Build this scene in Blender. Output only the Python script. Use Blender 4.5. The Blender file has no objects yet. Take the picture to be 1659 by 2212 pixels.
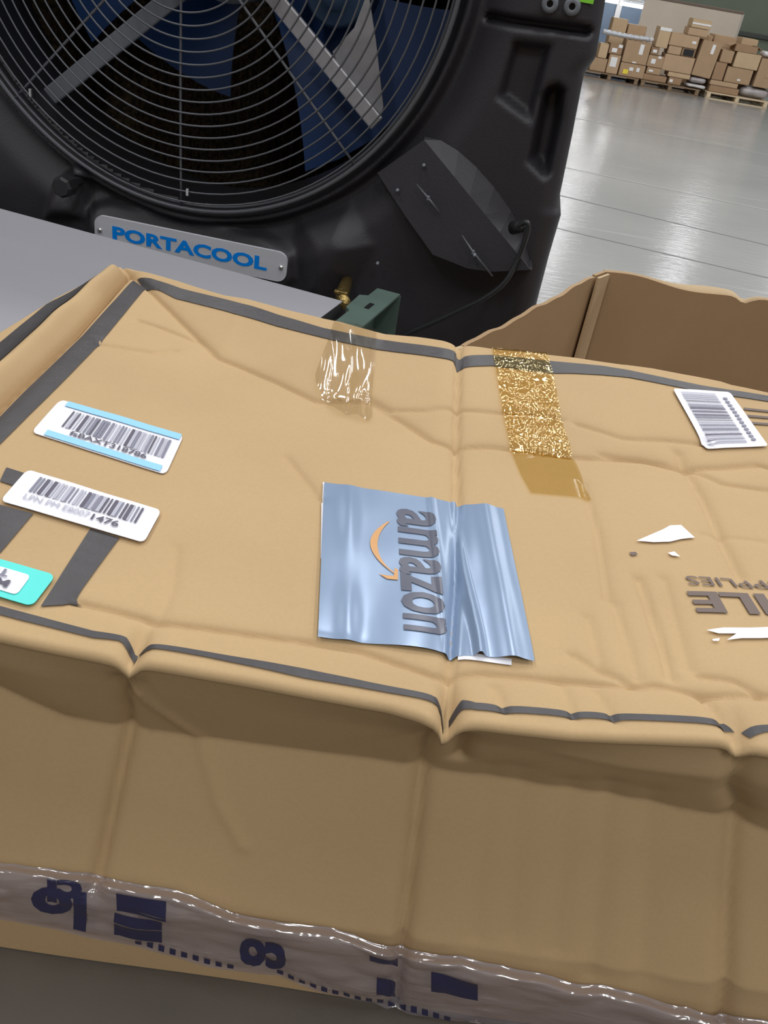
import bpy, bmesh, math, random
import numpy as np
from mathutils import Vector, Matrix

random.seed(7)
rng = np.random.default_rng(7)
scene = bpy.context.scene
col = scene.collection

# ------------------------------------------------------------------ camera
W, HH, F = 1659.0, 2212.0, 1850.0
CAM_H, PITCH, ROLL = 1.5, math.radians(33), math.radians(10)
_F = np.array([0, math.cos(PITCH), -math.sin(PITCH)])
_U = np.array([0, math.sin(PITCH), math.cos(PITCH)])
_X = np.array([1.0, 0, 0])
CR = _X * math.cos(ROLL) + _U * math.sin(ROLL)
CU = -_X * math.sin(ROLL) + _U * math.cos(ROLL)
CAM = np.array([0, 0, CAM_H])
cam_data = bpy.data.cameras.new('camera')
cam_data.sensor_fit = 'VERTICAL'
cam_data.sensor_height = 36.0
cam_data.lens = 36.0 * F / HH
cam_data.clip_start = 0.02
cam_data.clip_end = 200
cam = bpy.data.objects.new('camera', cam_data)
col.objects.link(cam)
cam.matrix_world = Matrix(((CR[0], CU[0], -_F[0], 0), (CR[1], CU[1], -_F[1], 0),
                           (CR[2], CU[2], -_F[2], CAM_H), (0, 0, 0, 1)))
scene.camera = cam

# ------------------------------------------------------------------ world, lamps, exposure
world = bpy.data.worlds.new('warehouse_ambient')
scene.world = world
world.use_nodes = True
bg = world.node_tree.nodes['Background']
bg.inputs[0].default_value = (1.0, 0.93, 0.83, 1)
bg.inputs[1].default_value = 0.22
scene.view_settings.view_transform = 'Standard'
scene.view_settings.look = 'None'
scene.view_settings.gamma = 1.0
scene.view_settings.use_curve_mapping = False
scene.view_settings.exposure = -0.30


def ceiling_lamp(x, y, z, power, lx=0.5, ly=2.4):
    ld = bpy.data.lights.new('ceiling_strip_lamp', 'AREA')
    ld.shape = 'RECTANGLE'
    ld.size = lx
    ld.size_y = ly
    ld.energy = power
    ld.color = (0.97, 0.985, 1.0)
    o = bpy.data.objects.new('ceiling_strip_lamp', ld)
    col.objects.link(o)
    o.location = (x, y, z)


for lx_, ly_, pw_ in ((-3.0, 0.9, 80), (0.6, 0.9, 80), (4.2, 0.9, 80), (-3.0, 5.2, 152), (0.6, 5.2, 152), (4.2, 5.2, 152),
                      (-3.0, 9.6, 152), (0.6, 9.6, 152), (4.2, 9.6, 152), (8.5, 5.2, 152), (8.5, 10.5, 152), (1.5, 14.5, 152), (6.0, 14.5, 152),
                      (-2.4, -3.6, 110), (1.2, -3.6, 110), (4.8, -3.6, 110)):
    ceiling_lamp(lx_, ly_, 6.2, pw_)
for lx_, ly_, lz_, pw_ in ((5.9, 21.2, 4.4, 62), (2.95, 21.6, 4.0, 52), (8.6, 21.2, 4.4, 26)):   # low row along the far wall
    ceiling_lamp(lx_, ly_, lz_, pw_, 0.3, 2.0)


# ------------------------------------------------------------------ pixel <-> place helpers
def ray(x, y):
    x = np.asarray(x, float)
    y = np.asarray(y, float)
    return (CR * ((x[..., None] - W / 2) / F) + CU * (-(y[..., None] - HH / 2) / F) + _F)


def atz(x, y, z):
    d = ray(x, y)
    t = (np.asarray(z) - CAM_H) / d[..., 2]
    return CAM + d * t[..., None]


def aty(x, y, Y):
    d = ray(x, y)
    t = np.asarray(Y) / d[..., 1]
    return CAM + d * t[..., None]


def A2(l):
    return np.array(l, float)


# ------------------------------------------------------------------ scene helpers
def tag(o, label=None, cat=None, group=None, kind=None):
    if label: o['label'] = label
    if cat: o['category'] = cat
    if group: o['group'] = group
    if kind: o['kind'] = kind
    return o


def empty(name, loc, rz=0.0):
    o = bpy.data.objects.new(name, None)
    o.empty_display_size = 0.1
    col.objects.link(o)
    o.location = loc
    o.rotation_euler = (0, 0, rz)
    return o


def link_mesh(name, me, m, parent=None):
    if m is not None and not me.materials:
        me.materials.append(m)
    o = bpy.data.objects.new(name, me)
    col.objects.link(o)
    if parent is not None:
        o.parent = parent
    return o


class MB:
    def __init__(s):
        s.v = []
        s.f = []

    def add(s, vs, fs):
        k = len(s.v)
        s.v.extend([tuple(map(float, p)) for p in vs])
        s.f.extend([tuple(i + k for i in f) for f in fs])
        return s

    def box(s, c, d, rz=0.0, M=None):
        x, y, z = d[0] / 2, d[1] / 2, d[2] / 2
        vs = [Vector((a, b, e)) for a in (-x, x) for b in (-y, y) for e in (-z, z)]
        R = Matrix.Rotation(rz, 3, 'Z') if M is None else M
        vs = [R @ p + Vector(c) for p in vs]
        return s.add(vs, [(0, 1, 3, 2), (4, 6, 7, 5), (0, 4, 5, 1), (2, 3, 7, 6), (0, 2, 6, 4), (1, 5, 7, 3)])

    def tube(s, pts, r, n=8, closed=False, cap=True):
        pts = [Vector(p) for p in pts]
        N = len(pts)
        rs = r if hasattr(r, '__len__') else [r] * N
        vs = []
        up = None
        for i, p in enumerate(pts):
            a = pts[(i - 1) % N] if (closed or i > 0) else pts[0]
            b = pts[(i + 1) % N] if (closed or i < N - 1) else pts[-1]
            t = (b - a).normalized()
            if up is None:
                up = Vector((0, 0, 1)) if abs(t.z) < 0.9 else Vector((1, 0, 0))
            e1 = (up - t * up.dot(t)).normalized()
            e2 = t.cross(e1)
            up = e1
            for k in range(n):
                a_ = 2 * math.pi * k / n
                vs.append(p + (e1 * math.cos(a_) + e2 * math.sin(a_)) * rs[i])
        fs = []
        M = N if closed else N - 1
        for i in range(M):
            j = (i + 1) % N
            for k in range(n):
                l = (k + 1) % n
                fs.append((i * n + k, i * n + l, j * n + l, j * n + k))
        if not closed and cap:
            fs.append(tuple(range(n - 1, -1, -1)))
            fs.append(tuple((N - 1) * n + k for k in range(n)))
        return s.add(vs, fs)

    def lathe(s, prof, c, n=64):
        # profile of (radius, y) about the local Y axis through c
        vs = []
        for i in range(n):
            a = 2 * math.pi * i / n
            for r, y in prof:
                vs.append((c[0] + r * math.cos(a), c[1] + y, c[2] + r * math.sin(a)))
        m = len(prof)
        fs = []
        for i in range(n):
            j = (i + 1) % n
            for k in range(m - 1):
                fs.append((i * m + k, i * m + k + 1, j * m + k + 1, j * m + k))
        return s.add(vs, fs)

    def grid(s, P):
        P = np.asarray(P)
        nu, nv = P.shape[:2]
        idx = np.arange(nu * nv).reshape(nu, nv)
        fs = np.stack([idx[:-1, :-1], idx[1:, :-1], idx[1:, 1:], idx[:-1, 1:]], -1).reshape(-1, 4)
        return s.add(P.reshape(-1, 3), fs.tolist())

    def prism(s, poly, z0, z1):
        n = len(poly)
        vs = [(p[0], p[1], z0) for p in poly] + [(p[0], p[1], z1) for p in poly]
        fs = [tuple(range(n - 1, -1, -1)), tuple(range(n, 2 * n))]
        fs += [(i, (i + 1) % n, n + (i + 1) % n, n + i) for i in range(n)]
        return s.add(vs, fs)

    def mesh(s, name, smooth=False, bevel=0.0, merge=0.0, normals=True):
        me = bpy.data.meshes.new(name)
        me.from_pydata(s.v, [], s.f)
        bm = bmesh.new()
        bm.from_mesh(me)
        if merge:
            bmesh.ops.remove_doubles(bm, verts=bm.verts, dist=merge)
        if bevel:
            es = [e for e in bm.edges if len(e.link_faces) == 2 and e.calc_face_angle(0) > 0.5]
            bmesh.ops.bevel(bm, geom=es, offset=bevel, segments=2, affect='EDGES', profile=0.5, clamp_overlap=True)
        if normals:
            bmesh.ops.recalc_face_normals(bm, faces=bm.faces)
        bm.to_mesh(me)
        bm.free()
        if smooth:
            me.polygons.foreach_set('use_smooth', [True] * len(me.polygons))
        return me

    def build(s, name, m, parent=None, smooth=False, bevel=0.0, merge=0.0, off=None, normals=True):
        if off is not None:
            s.v = [(a - off[0], b - off[1], c - off[2]) for a, b, c in s.v]
        return link_mesh(name, s.mesh(name, smooth, bevel, merge, normals), m, parent)


# ------------------------------------------------------------------ materials
def nt(name):
    m = bpy.data.materials.new(name)
    m.use_nodes = True
    t = m.node_tree
    return m, t, t.nodes['Principled BSDF'], t.nodes['Material Output']


def mat(name, c, rough=0.6, metal=0.0, var=0.0, vscale=8.0, bump=0.0, bscale=60.0, stretch=(1, 1, 1),
        spec=0.5, c2=None, emit=0.0, alpha=1.0):
    m, t, b, o = nt(name)
    b.inputs['Base Color'].default_value = (*c, 1)
    b.inputs['Roughness'].default_value = rough
    b.inputs['Metallic'].default_value = metal
    b.inputs['Specular IOR Level'].default_value = spec
    if emit:
        b.inputs['Emission Color'].default_value = (*c, 1)
        b.inputs['Emission Strength'].default_value = emit
    if var or bump or c2:
        tc = t.nodes.new('ShaderNodeTexCoord')
        mp = t.nodes.new('ShaderNodeMapping')
        mp.inputs['Scale'].default_value = stretch
        t.links.new(tc.outputs['Object'], mp.inputs[0])
    if var or c2:
        n = t.nodes.new('ShaderNodeTexNoise')
        n.inputs['Scale'].default_value = vscale
        n.inputs['Detail'].default_value = 6
        t.links.new(mp.outputs[0], n.inputs['Vector'])
        r = t.nodes.new('ShaderNodeValToRGB')
        r.color_ramp.elements[0].position = 0.3
        r.color_ramp.elements[1].position = 0.7
        d = c2 if c2 else tuple(min(1, k * (1 + var)) for k in c)
        a = c if c2 else tuple(k * (1 - var) for k in c)
        r.color_ramp.elements[0].color = (*a, 1)
        r.color_ramp.elements[1].color = (*d, 1)
        t.links.new(n.outputs['Fac'], r.inputs[0])
        t.links.new(r.outputs[0], b.inputs['Base Color'])
    if bump:
        n2 = t.nodes.new('ShaderNodeTexNoise')
        n2.inputs['Scale'].default_value = bscale
        n2.inputs['Detail'].default_value = 4
        t.links.new(mp.outputs[0], n2.inputs['Vector'])
        bp = t.nodes.new('ShaderNodeBump')
        bp.inputs['Strength'].default_value = bump
        bp.inputs['Distance'].default_value = 0.01
        t.links.new(n2.outputs['Fac'], bp.inputs['Height'])
        t.links.new(bp.outputs[0], b.inputs['Normal'])
    return m


def cardboard(name, c, var=0.06, flute=0.0):
    m, t, b, o = nt(name)
    b.inputs['Roughness'].default_value = 0.82
    b.inputs['Specular IOR Level'].default_value = 0.25
    tc = t.nodes.new('ShaderNodeTexCoord')
    n1 = t.nodes.new('ShaderNodeTexNoise')
    n1.inputs['Scale'].default_value = 7
    n1.inputs['Detail'].default_value = 5
    n2 = t.nodes.new('ShaderNodeTexNoise')
    n2.inputs['Scale'].default_value = 420
    n2.inputs['Detail'].default_value = 3
    mx = t.nodes.new('ShaderNodeMath')
    mx.operation = 'MULTIPLY_ADD'
    mx.inputs[1].default_value = 0.45
    t.links.new(tc.outputs['Object'], n1.inputs['Vector'])
    t.links.new(tc.outputs['Object'], n2.inputs['Vector'])
    t.links.new(n2.outputs['Fac'], mx.inputs[0])
    t.links.new(n1.outputs['Fac'], mx.inputs[2])
    r = t.nodes.new('ShaderNodeValToRGB')
    r.color_ramp.elements[0].position = 0.45
    r.color_ramp.elements[1].position = 1.0
    r.color_ramp.elements[0].color = (*[k * (1 - var) for k in c], 1)
    r.color_ramp.elements[1].color = (*[min(1, k * (1 + var)) for k in c], 1)
    t.links.new(mx.outputs[0], r.inputs[0])
    t.links.new(r.outputs[0], b.inputs['Base Color'])
    bp = t.nodes.new('ShaderNodeBump')
    bp.inputs['Strength'].default_value = 0.12
    bp.inputs['Distance'].default_value = 0.002
    t.links.new(mx.outputs[0], bp.inputs['Height'])
    t.links.new(bp.outputs[0], b.inputs['Normal'])
    return m


def film(name, tint, gloss=0.18, rough=0.12, bump=0.6, scale=90.0, stretch=(1, 1, 1), body=None, bodyfac=0.0, sheen=(1, 1, 1), detail=2.0):
    """clear plastic film: see-through layer with a crinkled glossy skin"""
    m, t, b, o = nt(name)
    t.nodes.remove(b)
    tr = t.nodes.new('ShaderNodeBsdfTransparent')
    tr.inputs[0].default_value = (*tint, 1)
    gl = t.nodes.new('ShaderNodeBsdfGlossy')
    gl.inputs['Roughness'].default_value = rough
    gl.inputs['Color'].default_value = (*sheen, 1)
    tc = t.nodes.new('ShaderNodeTexCoord')
    mp = t.nodes.new('ShaderNodeMapping')
    mp.inputs['Scale'].default_value = stretch
    n = t.nodes.new('ShaderNodeTexNoise')
    n.inputs['Scale'].default_value = scale
    n.inputs['Detail'].default_value = detail
    n.inputs['Distortion'].default_value = 0.6
    bp = t.nodes.new('ShaderNodeBump')
    bp.inputs['Strength'].default_value = bump
    bp.inputs['Distance'].default_value = 0.006
    t.links.new(tc.outputs['Object'], mp.inputs[0])
    t.links.new(mp.outputs[0], n.inputs['Vector'])
    t.links.new(n.outputs['Fac'], bp.inputs['Height'])
    t.links.new(bp.outputs[0], gl.inputs['Normal'])
    mix = t.nodes.new('ShaderNodeMixShader')
    mix.inputs[0].default_value = gloss
    last = tr
    if body:
        df = t.nodes.new('ShaderNodeBsdfDiffuse')
        df.inputs[0].default_value = (*body, 1)
        m2 = t.nodes.new('ShaderNodeMixShader')
        m2.inputs[0].default_value = bodyfac
        t.links.new(tr.outputs[0], m2.inputs[1])
        t.links.new(df.outputs[0], m2.inputs[2])
        last = m2
    t.links.new(last.outputs[0], mix.inputs[1])
    t.links.new(gl.outputs[0], mix.inputs[2])
    t.links.new(mix.outputs[0], o.inputs[0])
    return m


M = {}
M['kraft'] = cardboard('kraft_cardboard', (0.50, 0.347, 0.186))
M['kraft_in'] = cardboard('kraft_cardboard_inside', (0.47, 0.315, 0.175))
M['gaylord'] = cardboard('gaylord_cardboard', (0.41, 0.275, 0.155))
M['edge'] = cardboard('cut_cardboard_edge', (0.56, 0.42, 0.26))
M['black_tape'] = mat('black_print_tape', (0.052, 0.047, 0.050), 0.5, var=0.15, vscale=25, bump=0.08, bscale=120)
M['clear_tape'] = film('clear_packing_tape', (0.95, 0.93, 0.88), 0.13, 0.09, 1.0, 38, (1, 0.16, 1), detail=1.0)
M['amber_tape'] = film('amber_packing_tape', (0.90, 0.80, 0.55), 0.16, 0.12, 1.0, 70, (0.7, 1.3, 1), sheen=(1.0, 0.88, 0.55))
M['amber_flat'] = film('amber_packing_tape_smooth', (0.88, 0.81, 0.60), 0.04, 0.15, 0.15, 40)
M['wrap'] = film('clear_printed_tape', (0.86, 0.83, 0.85), 0.26, 0.12, 1.0, 50, (0.40, 1, 1.5), (0.52, 0.46, 0.51), 0.34)  # lavender diffuse body paints in the bluish reflection on the tape
M['paper'] = mat('white_label_paper', (0.80, 0.80, 0.86), 0.45, var=0.02)
M['torn'] = mat('torn_white_paper', (0.84, 0.83, 0.84), 0.8, var=0.04, vscale=90)
M['ink'] = mat('dark_label_ink', (0.11, 0.10, 0.14), 0.6)
M['ink_mid'] = mat('faded_label_ink', (0.22, 0.22, 0.29), 0.6)
M['ink_pale'] = mat('pale_label_ink', (0.46, 0.46, 0.54), 0.6)
M['sky_band'] = mat('light_blue_print', (0.30, 0.63, 0.92), 0.5)
M['teal'] = mat('teal_label', (0.07, 0.70, 0.64), 0.45)
M['box_print'] = mat('brown_grey_box_print', (0.155, 0.115, 0.10), 0.7)
M['silver_film'] = mat('silver_blue_film', (0.24, 0.325, 0.47), 0.3, 0.15, var=0.04, vscale=14, bump=0.12, bscale=14, stretch=(1, 0.3, 1))
M['logo_ink'] = mat('grey_logo_ink', (0.085, 0.09, 0.13), 0.33)
M['orange'] = mat('orange_logo_ink', (0.62, 0.32, 0.12), 0.4)
M['blue_ink'] = mat('navy_tape_print', (0.028, 0.028, 0.075), 0.3)
M['fanbody'] = mat('charcoal_polyethylene', (0.030, 0.028, 0.034), 0.5, var=0.15, vscale=5, bump=0.10, bscale=260, spec=0.45)
M['fandark'] = mat('black_plastic', (0.012, 0.012, 0.014), 0.5)
M['wire'] = mat('grille_wire', (0.12, 0.125, 0.14), 0.4, 0.3)
M['galv'] = mat('galvanised_steel', (0.50, 0.49, 0.52), 0.42, 0.55, var=0.12, vscale=30)
M['greysteel'] = mat('grey_painted_steel', (0.19, 0.205, 0.235), 0.5, 0.2)
M['blue_blade'] = mat('blue_plastic_blade', (0.010, 0.045, 0.16), 0.45)
M['blue_motor'] = mat('blue_grey_motor', (0.035, 0.075, 0.15), 0.45)
M['plate'] = mat('brushed_aluminium_plate', (0.66, 0.67, 0.73), 0.4, 0.1, var=0.06, vscale=40, stretch=(0.1, 1, 1))
M['plate_text'] = mat('cyan_blue_lettering', (0.0, 0.27, 0.95), 0.4)
M['screw'] = mat('bright_screw', (0.7, 0.7, 0.72), 0.25, 0.9)
M['brass'] = mat('brass', (0.45, 0.32, 0.12), 0.35, 0.9, bump=0.5, bscale=90)
M['lime'] = mat('lime_sticker', (0.25, 0.72, 0.05), 0.5)
M['cord'] = mat('dark_rubber_cord', (0.02, 0.022, 0.024), 0.45)
M['belt'] = mat('light_grey_conveyor_belt', (0.44, 0.44, 0.48), 0.42, var=0.05, vscale=5, bump=0.04, bscale=40, stretch=(0.3, 1, 1))
M['brownbelt'] = mat('dark_brown_belt', (0.088, 0.072, 0.058), 0.7, var=0.1, vscale=9, bump=0.06, bscale=120)
M['green'] = mat('grey_green_painted_steel', (0.125, 0.185, 0.16), 0.5, 0.1, var=0.08, vscale=20)
M['chrome'] = mat('zinc_roller', (0.5, 0.5, 0.5), 0.25, 0.9)
M['wood'] = mat('raw_pallet_wood', (0.22, 0.15, 0.09), 0.8, var=0.15, vscale=6, stretch=(0.3, 4, 4))
M['wood_pale'] = mat('pale_pallet_wood', (0.66, 0.53, 0.36), 0.8, var=0.1, vscale=6, stretch=(0.3, 4, 4))


def pad_material():
    m, t, b, o = nt('wet_cellulose_pad')
    tc = t.nodes.new('ShaderNodeTexCoord')
    n = t.nodes.new('ShaderNodeTexNoise')
    n.inputs['Scale'].default_value = 90
    n.inputs['Detail'].default_value = 5
    r = t.nodes.new('ShaderNodeValToRGB')
    r.color_ramp.elements[0].position = 0.38
    r.color_ramp.elements[1].position = 0.68
    r.color_ramp.elements[0].color = (0.012, 0.009, 0.006, 1)
    r.color_ramp.elements[1].color = (0.10, 0.066, 0.03, 1)
    t.links.new(tc.outputs['Object'], n.inputs['Vector'])
    t.links.new(n.outputs['Fac'], r.inputs[0])
    t.links.new(r.outputs[0], b.inputs['Base Color'])
    b.inputs['Roughness'].default_value = 0.85
    return m


M['pad'] = pad_material()


def floor_material():
    m, t, b, o = nt('sealed_concrete_floor')
    tc = t.nodes.new('ShaderNodeTexCoord')
    n = t.nodes.new('ShaderNodeTexNoise')
    n.inputs['Scale'].default_value = 0.5
    n.inputs['Detail'].default_value = 7
    t.links.new(tc.outputs['Object'], n.inputs['Vector'])
    r = t.nodes.new('ShaderNodeValToRGB')
    r.color_ramp.elements[0].position = 0.3
    r.color_ramp.elements[1].position = 0.7
    r.color_ramp.elements[0].color = (0.275, 0.275, 0.27, 1)
    r.color_ramp.elements[1].color = (0.345, 0.34, 0.33, 1)
    t.links.new(n.outputs['Fac'], r.inputs[0])
    # faint wear scratches across the slab
    n3 = t.nodes.new('ShaderNodeTexNoise')
    mp3 = t.nodes.new('ShaderNodeMapping')
    mp3.inputs['Scale'].default_value = (0.25, 5.0, 1)
    mp3.inputs['Rotation'].default_value = (0, 0, 0.12)
    n3.inputs['Scale'].default_value = 1.6
    n3.inputs['Detail'].default_value = 5
    t.links.new(tc.outputs['Object'], mp3.inputs[0])
    t.links.new(mp3.outputs[0], n3.inputs['Vector'])
    r3 = t.nodes.new('ShaderNodeValToRGB')
    r3.color_ramp.elements[0].position = 0.62
    r3.color_ramp.elements[1].position = 0.72
    t.links.new(n3.outputs['Fac'], r3.inputs[0])
    mx = t.nodes.new('ShaderNodeMixRGB')
    mx.inputs['Color2'].default_value = (0.44, 0.435, 0.42, 1)
    ml = t.nodes.new('ShaderNodeMath')
    ml.operation = 'MULTIPLY'
    ml.inputs[1].default_value = 0.55
    t.links.new(r3.outputs[0], ml.inputs[0])
    t.links.new(ml.outputs[0], mx.inputs[0])
    t.links.new(r.outputs[0], mx.inputs['Color1'])
    t.links.new(mx.outputs[0], b.inputs['Base Color'])
    b.inputs['Roughness'].default_value = 0.20
    b.inputs['Specular IOR Level'].default_value = 0.55
    n2 = t.nodes.new('ShaderNodeTexNoise')
    mp = t.nodes.new('ShaderNodeMapping')
    mp.inputs['Scale'].default_value = (2.0, 9.0, 1)
    n2.inputs['Scale'].default_value = 3.0
    n2.inputs['Detail'].default_value = 3
    t.links.new(tc.outputs['Object'], mp.inputs[0])
    t.links.new(mp.outputs[0], n2.inputs['Vector'])
    bp = t.nodes.new('ShaderNodeBump')
    bp.inputs['Strength'].default_value = 0.16
    bp.inputs['Distance'].default_value = 0.02
    t.links.new(n2.outputs['Fac'], bp.inputs['Height'])
    t.links.new(bp.outputs[0], b.inputs['Normal'])
    return m


# ------------------------------------------------------------------ text and polygon helpers
_fontcache = {}


def text_mesh(body, bold=0.0):
    """returns (verts Nx2 normalised to width 1 / height by its own box, faces) of flat lettering"""
    cu = bpy.data.curves.new('lettering', 'FONT')
    cu.body = body
    cu.offset = bold
    cu.resolution_u = 3
    o = bpy.data.objects.new('lettering', cu)
    col.objects.link(o)
    bpy.context.view_layer.update()
    dg = bpy.context.evaluated_depsgraph_get()
    me = bpy.data.meshes.new_from_object(o.evaluated_get(dg))
    v = np.array([p.co[:2] for p in me.vertices])
    f = [tuple(p.vertices) for p in me.polygons]
    bpy.data.objects.remove(o)
    bpy.data.curves.remove(cu)
    bpy.data.meshes.remove(me)
    lo, hi = v.min(0), v.max(0)
    return (v - lo) / (hi - lo), f


def cut2d(v, f, nx, ny):
    """cut a flat 2D mesh (coordinates 0..1) along a grid so that it can follow a curved surface"""
    bm = bmesh.new()
    vs = [bm.verts.new((p[0], p[1], 0)) for p in v]
    for q in f:
        try:
            bm.faces.new([vs[i] for i in q])
        except ValueError:
            pass
    lo = np.min(v, 0)
    hi = np.max(v, 0)
    for ax, n in ((0, nx), (1, ny)):
        for k in range(1, n):
            c = lo[ax] + (hi[ax] - lo[ax]) * k / n
            co = (c, 0, 0) if ax == 0 else (0, c, 0)
            no = (1, 0, 0) if ax == 0 else (0, 1, 0)
            bmesh.ops.bisect_plane(bm, geom=bm.verts[:] + bm.edges[:] + bm.faces[:], plane_co=co, plane_no=no, dist=1e-6)
    bm.verts.index_update()
    V = np.array([p.co[:2] for p in bm.verts])
    Fc = [tuple(p.index for p in q.verts) for q in bm.faces]
    bm.free()
    return V, Fc


def dist_poly(x, y, pl):
    """distance of points to an open polyline"""
    best = np.full(np.shape(x), 1e9)
    for (ax, ay), (bx, by) in zip(pl[:-1], pl[1:]):
        dx, dy = bx - ax, by - ay
        L = dx * dx + dy * dy + 1e-12
        t = np.clip(((x - ax) * dx + (y - ay) * dy) / L, 0, 1)
        best = np.minimum(best, np.hypot(x - ax - t * dx, y - ay - t * dy))
    return best


def sd_polygon(x, y, P):
    """signed distance to a polygon, negative inside"""
    d = dist_poly(x, y, list(P) + [P[0]])
    ins = np.zeros(np.shape(x), bool)
    n = len(P)
    for i in range(n):
        x0, y0 = P[i]
        x1, y1 = P[(i + 1) % n]
        c = ((y0 > y) != (y1 > y)) & (x < (x1 - x0) * (y - y0) / (y1 - y0 + 1e-12) + x0)
        ins ^= c
    return np.where(ins, -d, d)


def sstep(a, b, x):
    t = np.clip((x - a) / (b - a), 0, 1)
    return t * t * (3 - 2 * t)


def smooth_noise(x, y, seed, sc):
    r = np.random.default_rng(seed)
    out = np.zeros(np.shape(x))
    for k in range(7):
        a = r.uniform(0, 6.28)
        w = sc * r.uniform(0.5, 1.8)
        out += np.sin((np.cos(a) * x + np.sin(a) * y) * w + r.uniform(0, 6.28))
    return out / 7


# ================================================================== THE SETTING
fm = MB().grid([[(-30, -12, 0), (-30, 45, 0)], [(40, -12, 0), (40, 45, 0)]])
floor = tag(fm.build('floor', floor_material(), normals=False), 'grey sealed concrete warehouse floor with glossy streaks', kind='structure')
jm = mat('pale_joint_filler', (0.39, 0.39, 0.375), 0.4)
jd = mat('dark_joint_line', (0.20, 0.20, 0.195), 0.4)
for (a, b_, jmat) in (((1297, 266), (1659, 336), jm), ((1222, 362), (1659, 455), jm), ((1205, 421), (1659, 530), jd), ((1190, 490), (1659, 600), jd)):
    p, q = atz(*A2([a[0], a[1]]), 0.0), atz(*A2([b_[0], b_[1]]), 0.0)
    d = (q - p) / np.linalg.norm(q - p)
    p, q = p - d * 0.6, q + d * 6
    n_ = np.array([-d[1], d[0], 0]) * 0.012
    MB().add([p - n_, q - n_, q + n_, p + n_], [(0, 1, 2, 3)]).build('control_joint', jmat, floor, off=(0, 0, -0.002))
WALL_Y = 24.0
wm = mat('dark_green_wall', (0.13, 0.155, 0.115), 0.75, var=0.12, vscale=0.6)
wall = tag(MB().box((5, WALL_Y + 0.15, 4), (70, 0.3, 8)).build('wall_back', wm), 'dark green far wall behind the piled boxes', kind='structure')
rail_m = mat('dark_wall_rail', (0.05, 0.055, 0.05), 0.6)
MB().box((5, WALL_Y - 0.03, 1.05), (70, 0.06, 0.09)).build('wall_rail', rail_m, wall, bevel=0.008)

# ================================================================== FAN (evaporative cooler)
FAN_YAW = math.radians(-5)
FO = np.array([-0.57, 1.95, 0.0])
FU = np.array([math.cos(FAN_YAW), math.sin(FAN_YAW), 0])
FN = np.array([math.sin(FAN_YAW), -math.cos(FAN_YAW), 0])


def fp(x, y, off=0.0):
    """pixel -> local (x, y, z) on the fan's front plane moved off towards the viewer"""
    P0 = FO + FN * off
    d = ray(x, y)
    t = ((P0 - CAM) @ FN) / (d @ FN)
    P = CAM + d * t
    return np.array([(P - FO) @ FU, -off, P[2]])


fan = tag(empty('evaporative_cooler', FO, FAN_YAW),
          'large charcoal plastic evaporative cooler with round wire fan grille behind the conveyor', 'fan')
gp = A2([fp(*p)[[0, 2]] for p in ((0, 168), (42, 211), (190, 358), (400, 438), (590, 443), (772, 343), (875, 260), (935, 153), (963, 46))])
_s = np.linalg.lstsq(np.c_[2 * gp, np.ones(len(gp))], (gp ** 2).sum(1), rcond=None)[0]
GC = np.array([_s[0], _s[1]])
GR = math.sqrt(_s[2] + _s[0] ** 2 + _s[1] ** 2)
BX = fp(1235, 300)[0] + 0.0
edge_r = 0.5 * (fp(1303, 10)[0] + fp(1165, 640)[0])
edge_l = 2 * GC[0] - edge_r
Z0, Z1 = 0.14, 2.12


def px_poly(pts, off=0.0):
    return [tuple(fp(a, b, off)[[0, 2]]) for a, b in pts]


_ep = A2([fp(a, b)[[0, 2]] for a, b in ((1165, 640), (1186, 560), (1212, 472), (1204, 455), (1236, 300), (1262, 165), (1288, 128), (1310, 0))])
EZ, EXR = _ep[:, 1], _ep[:, 0] - edge_r
xs = np.linspace(edge_l, edge_r, 250)
zs = np.linspace(Z0, Z1, 300)
X, Z = np.meshgrid(xs, zs, indexing='ij')
D = np.zeros_like(X)                      # + towards the viewer
R = np.hypot(X - GC[0], Z - GC[1])
de = np.minimum.reduce([X - edge_l, edge_r - X, Z - Z0, Z1 - Z])
rr = 0.045
D -= np.where(de < rr, rr - np.sqrt(np.maximum(rr ** 2 - (rr - np.clip(de, 0, rr)) ** 2, 0)), 0)
D -= 0.05 * (1 - sstep(GR + 0.02, GR + 0.13, R))          # dished throat round the grille
D += 0.045 * np.exp(-((R - GR - 0.025) / 0.012) ** 2)     # rolled lip
D -= 0.034 * (1 - sstep(-0.016, 0.003, sd_polygon(X, Z, px_poly([(1108, 84), (1194, 96), (1148, 268), (1072, 212)]))))
D -= 0.060 * (1 - sstep(-0.02, 0.004, sd_polygon(X, Z, px_poly([(1168, 205), (1185, 185), (1210, 180), (1230, 195), (1222, 260), (1192, 375), (1178, 390), (1138, 350)]))))
sl = px_poly([(1055, 38), (1268, 68)])
D -= 0.035 * (1 - sstep(0.002, 0.012, dist_poly(X, Z, sl)))
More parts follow.
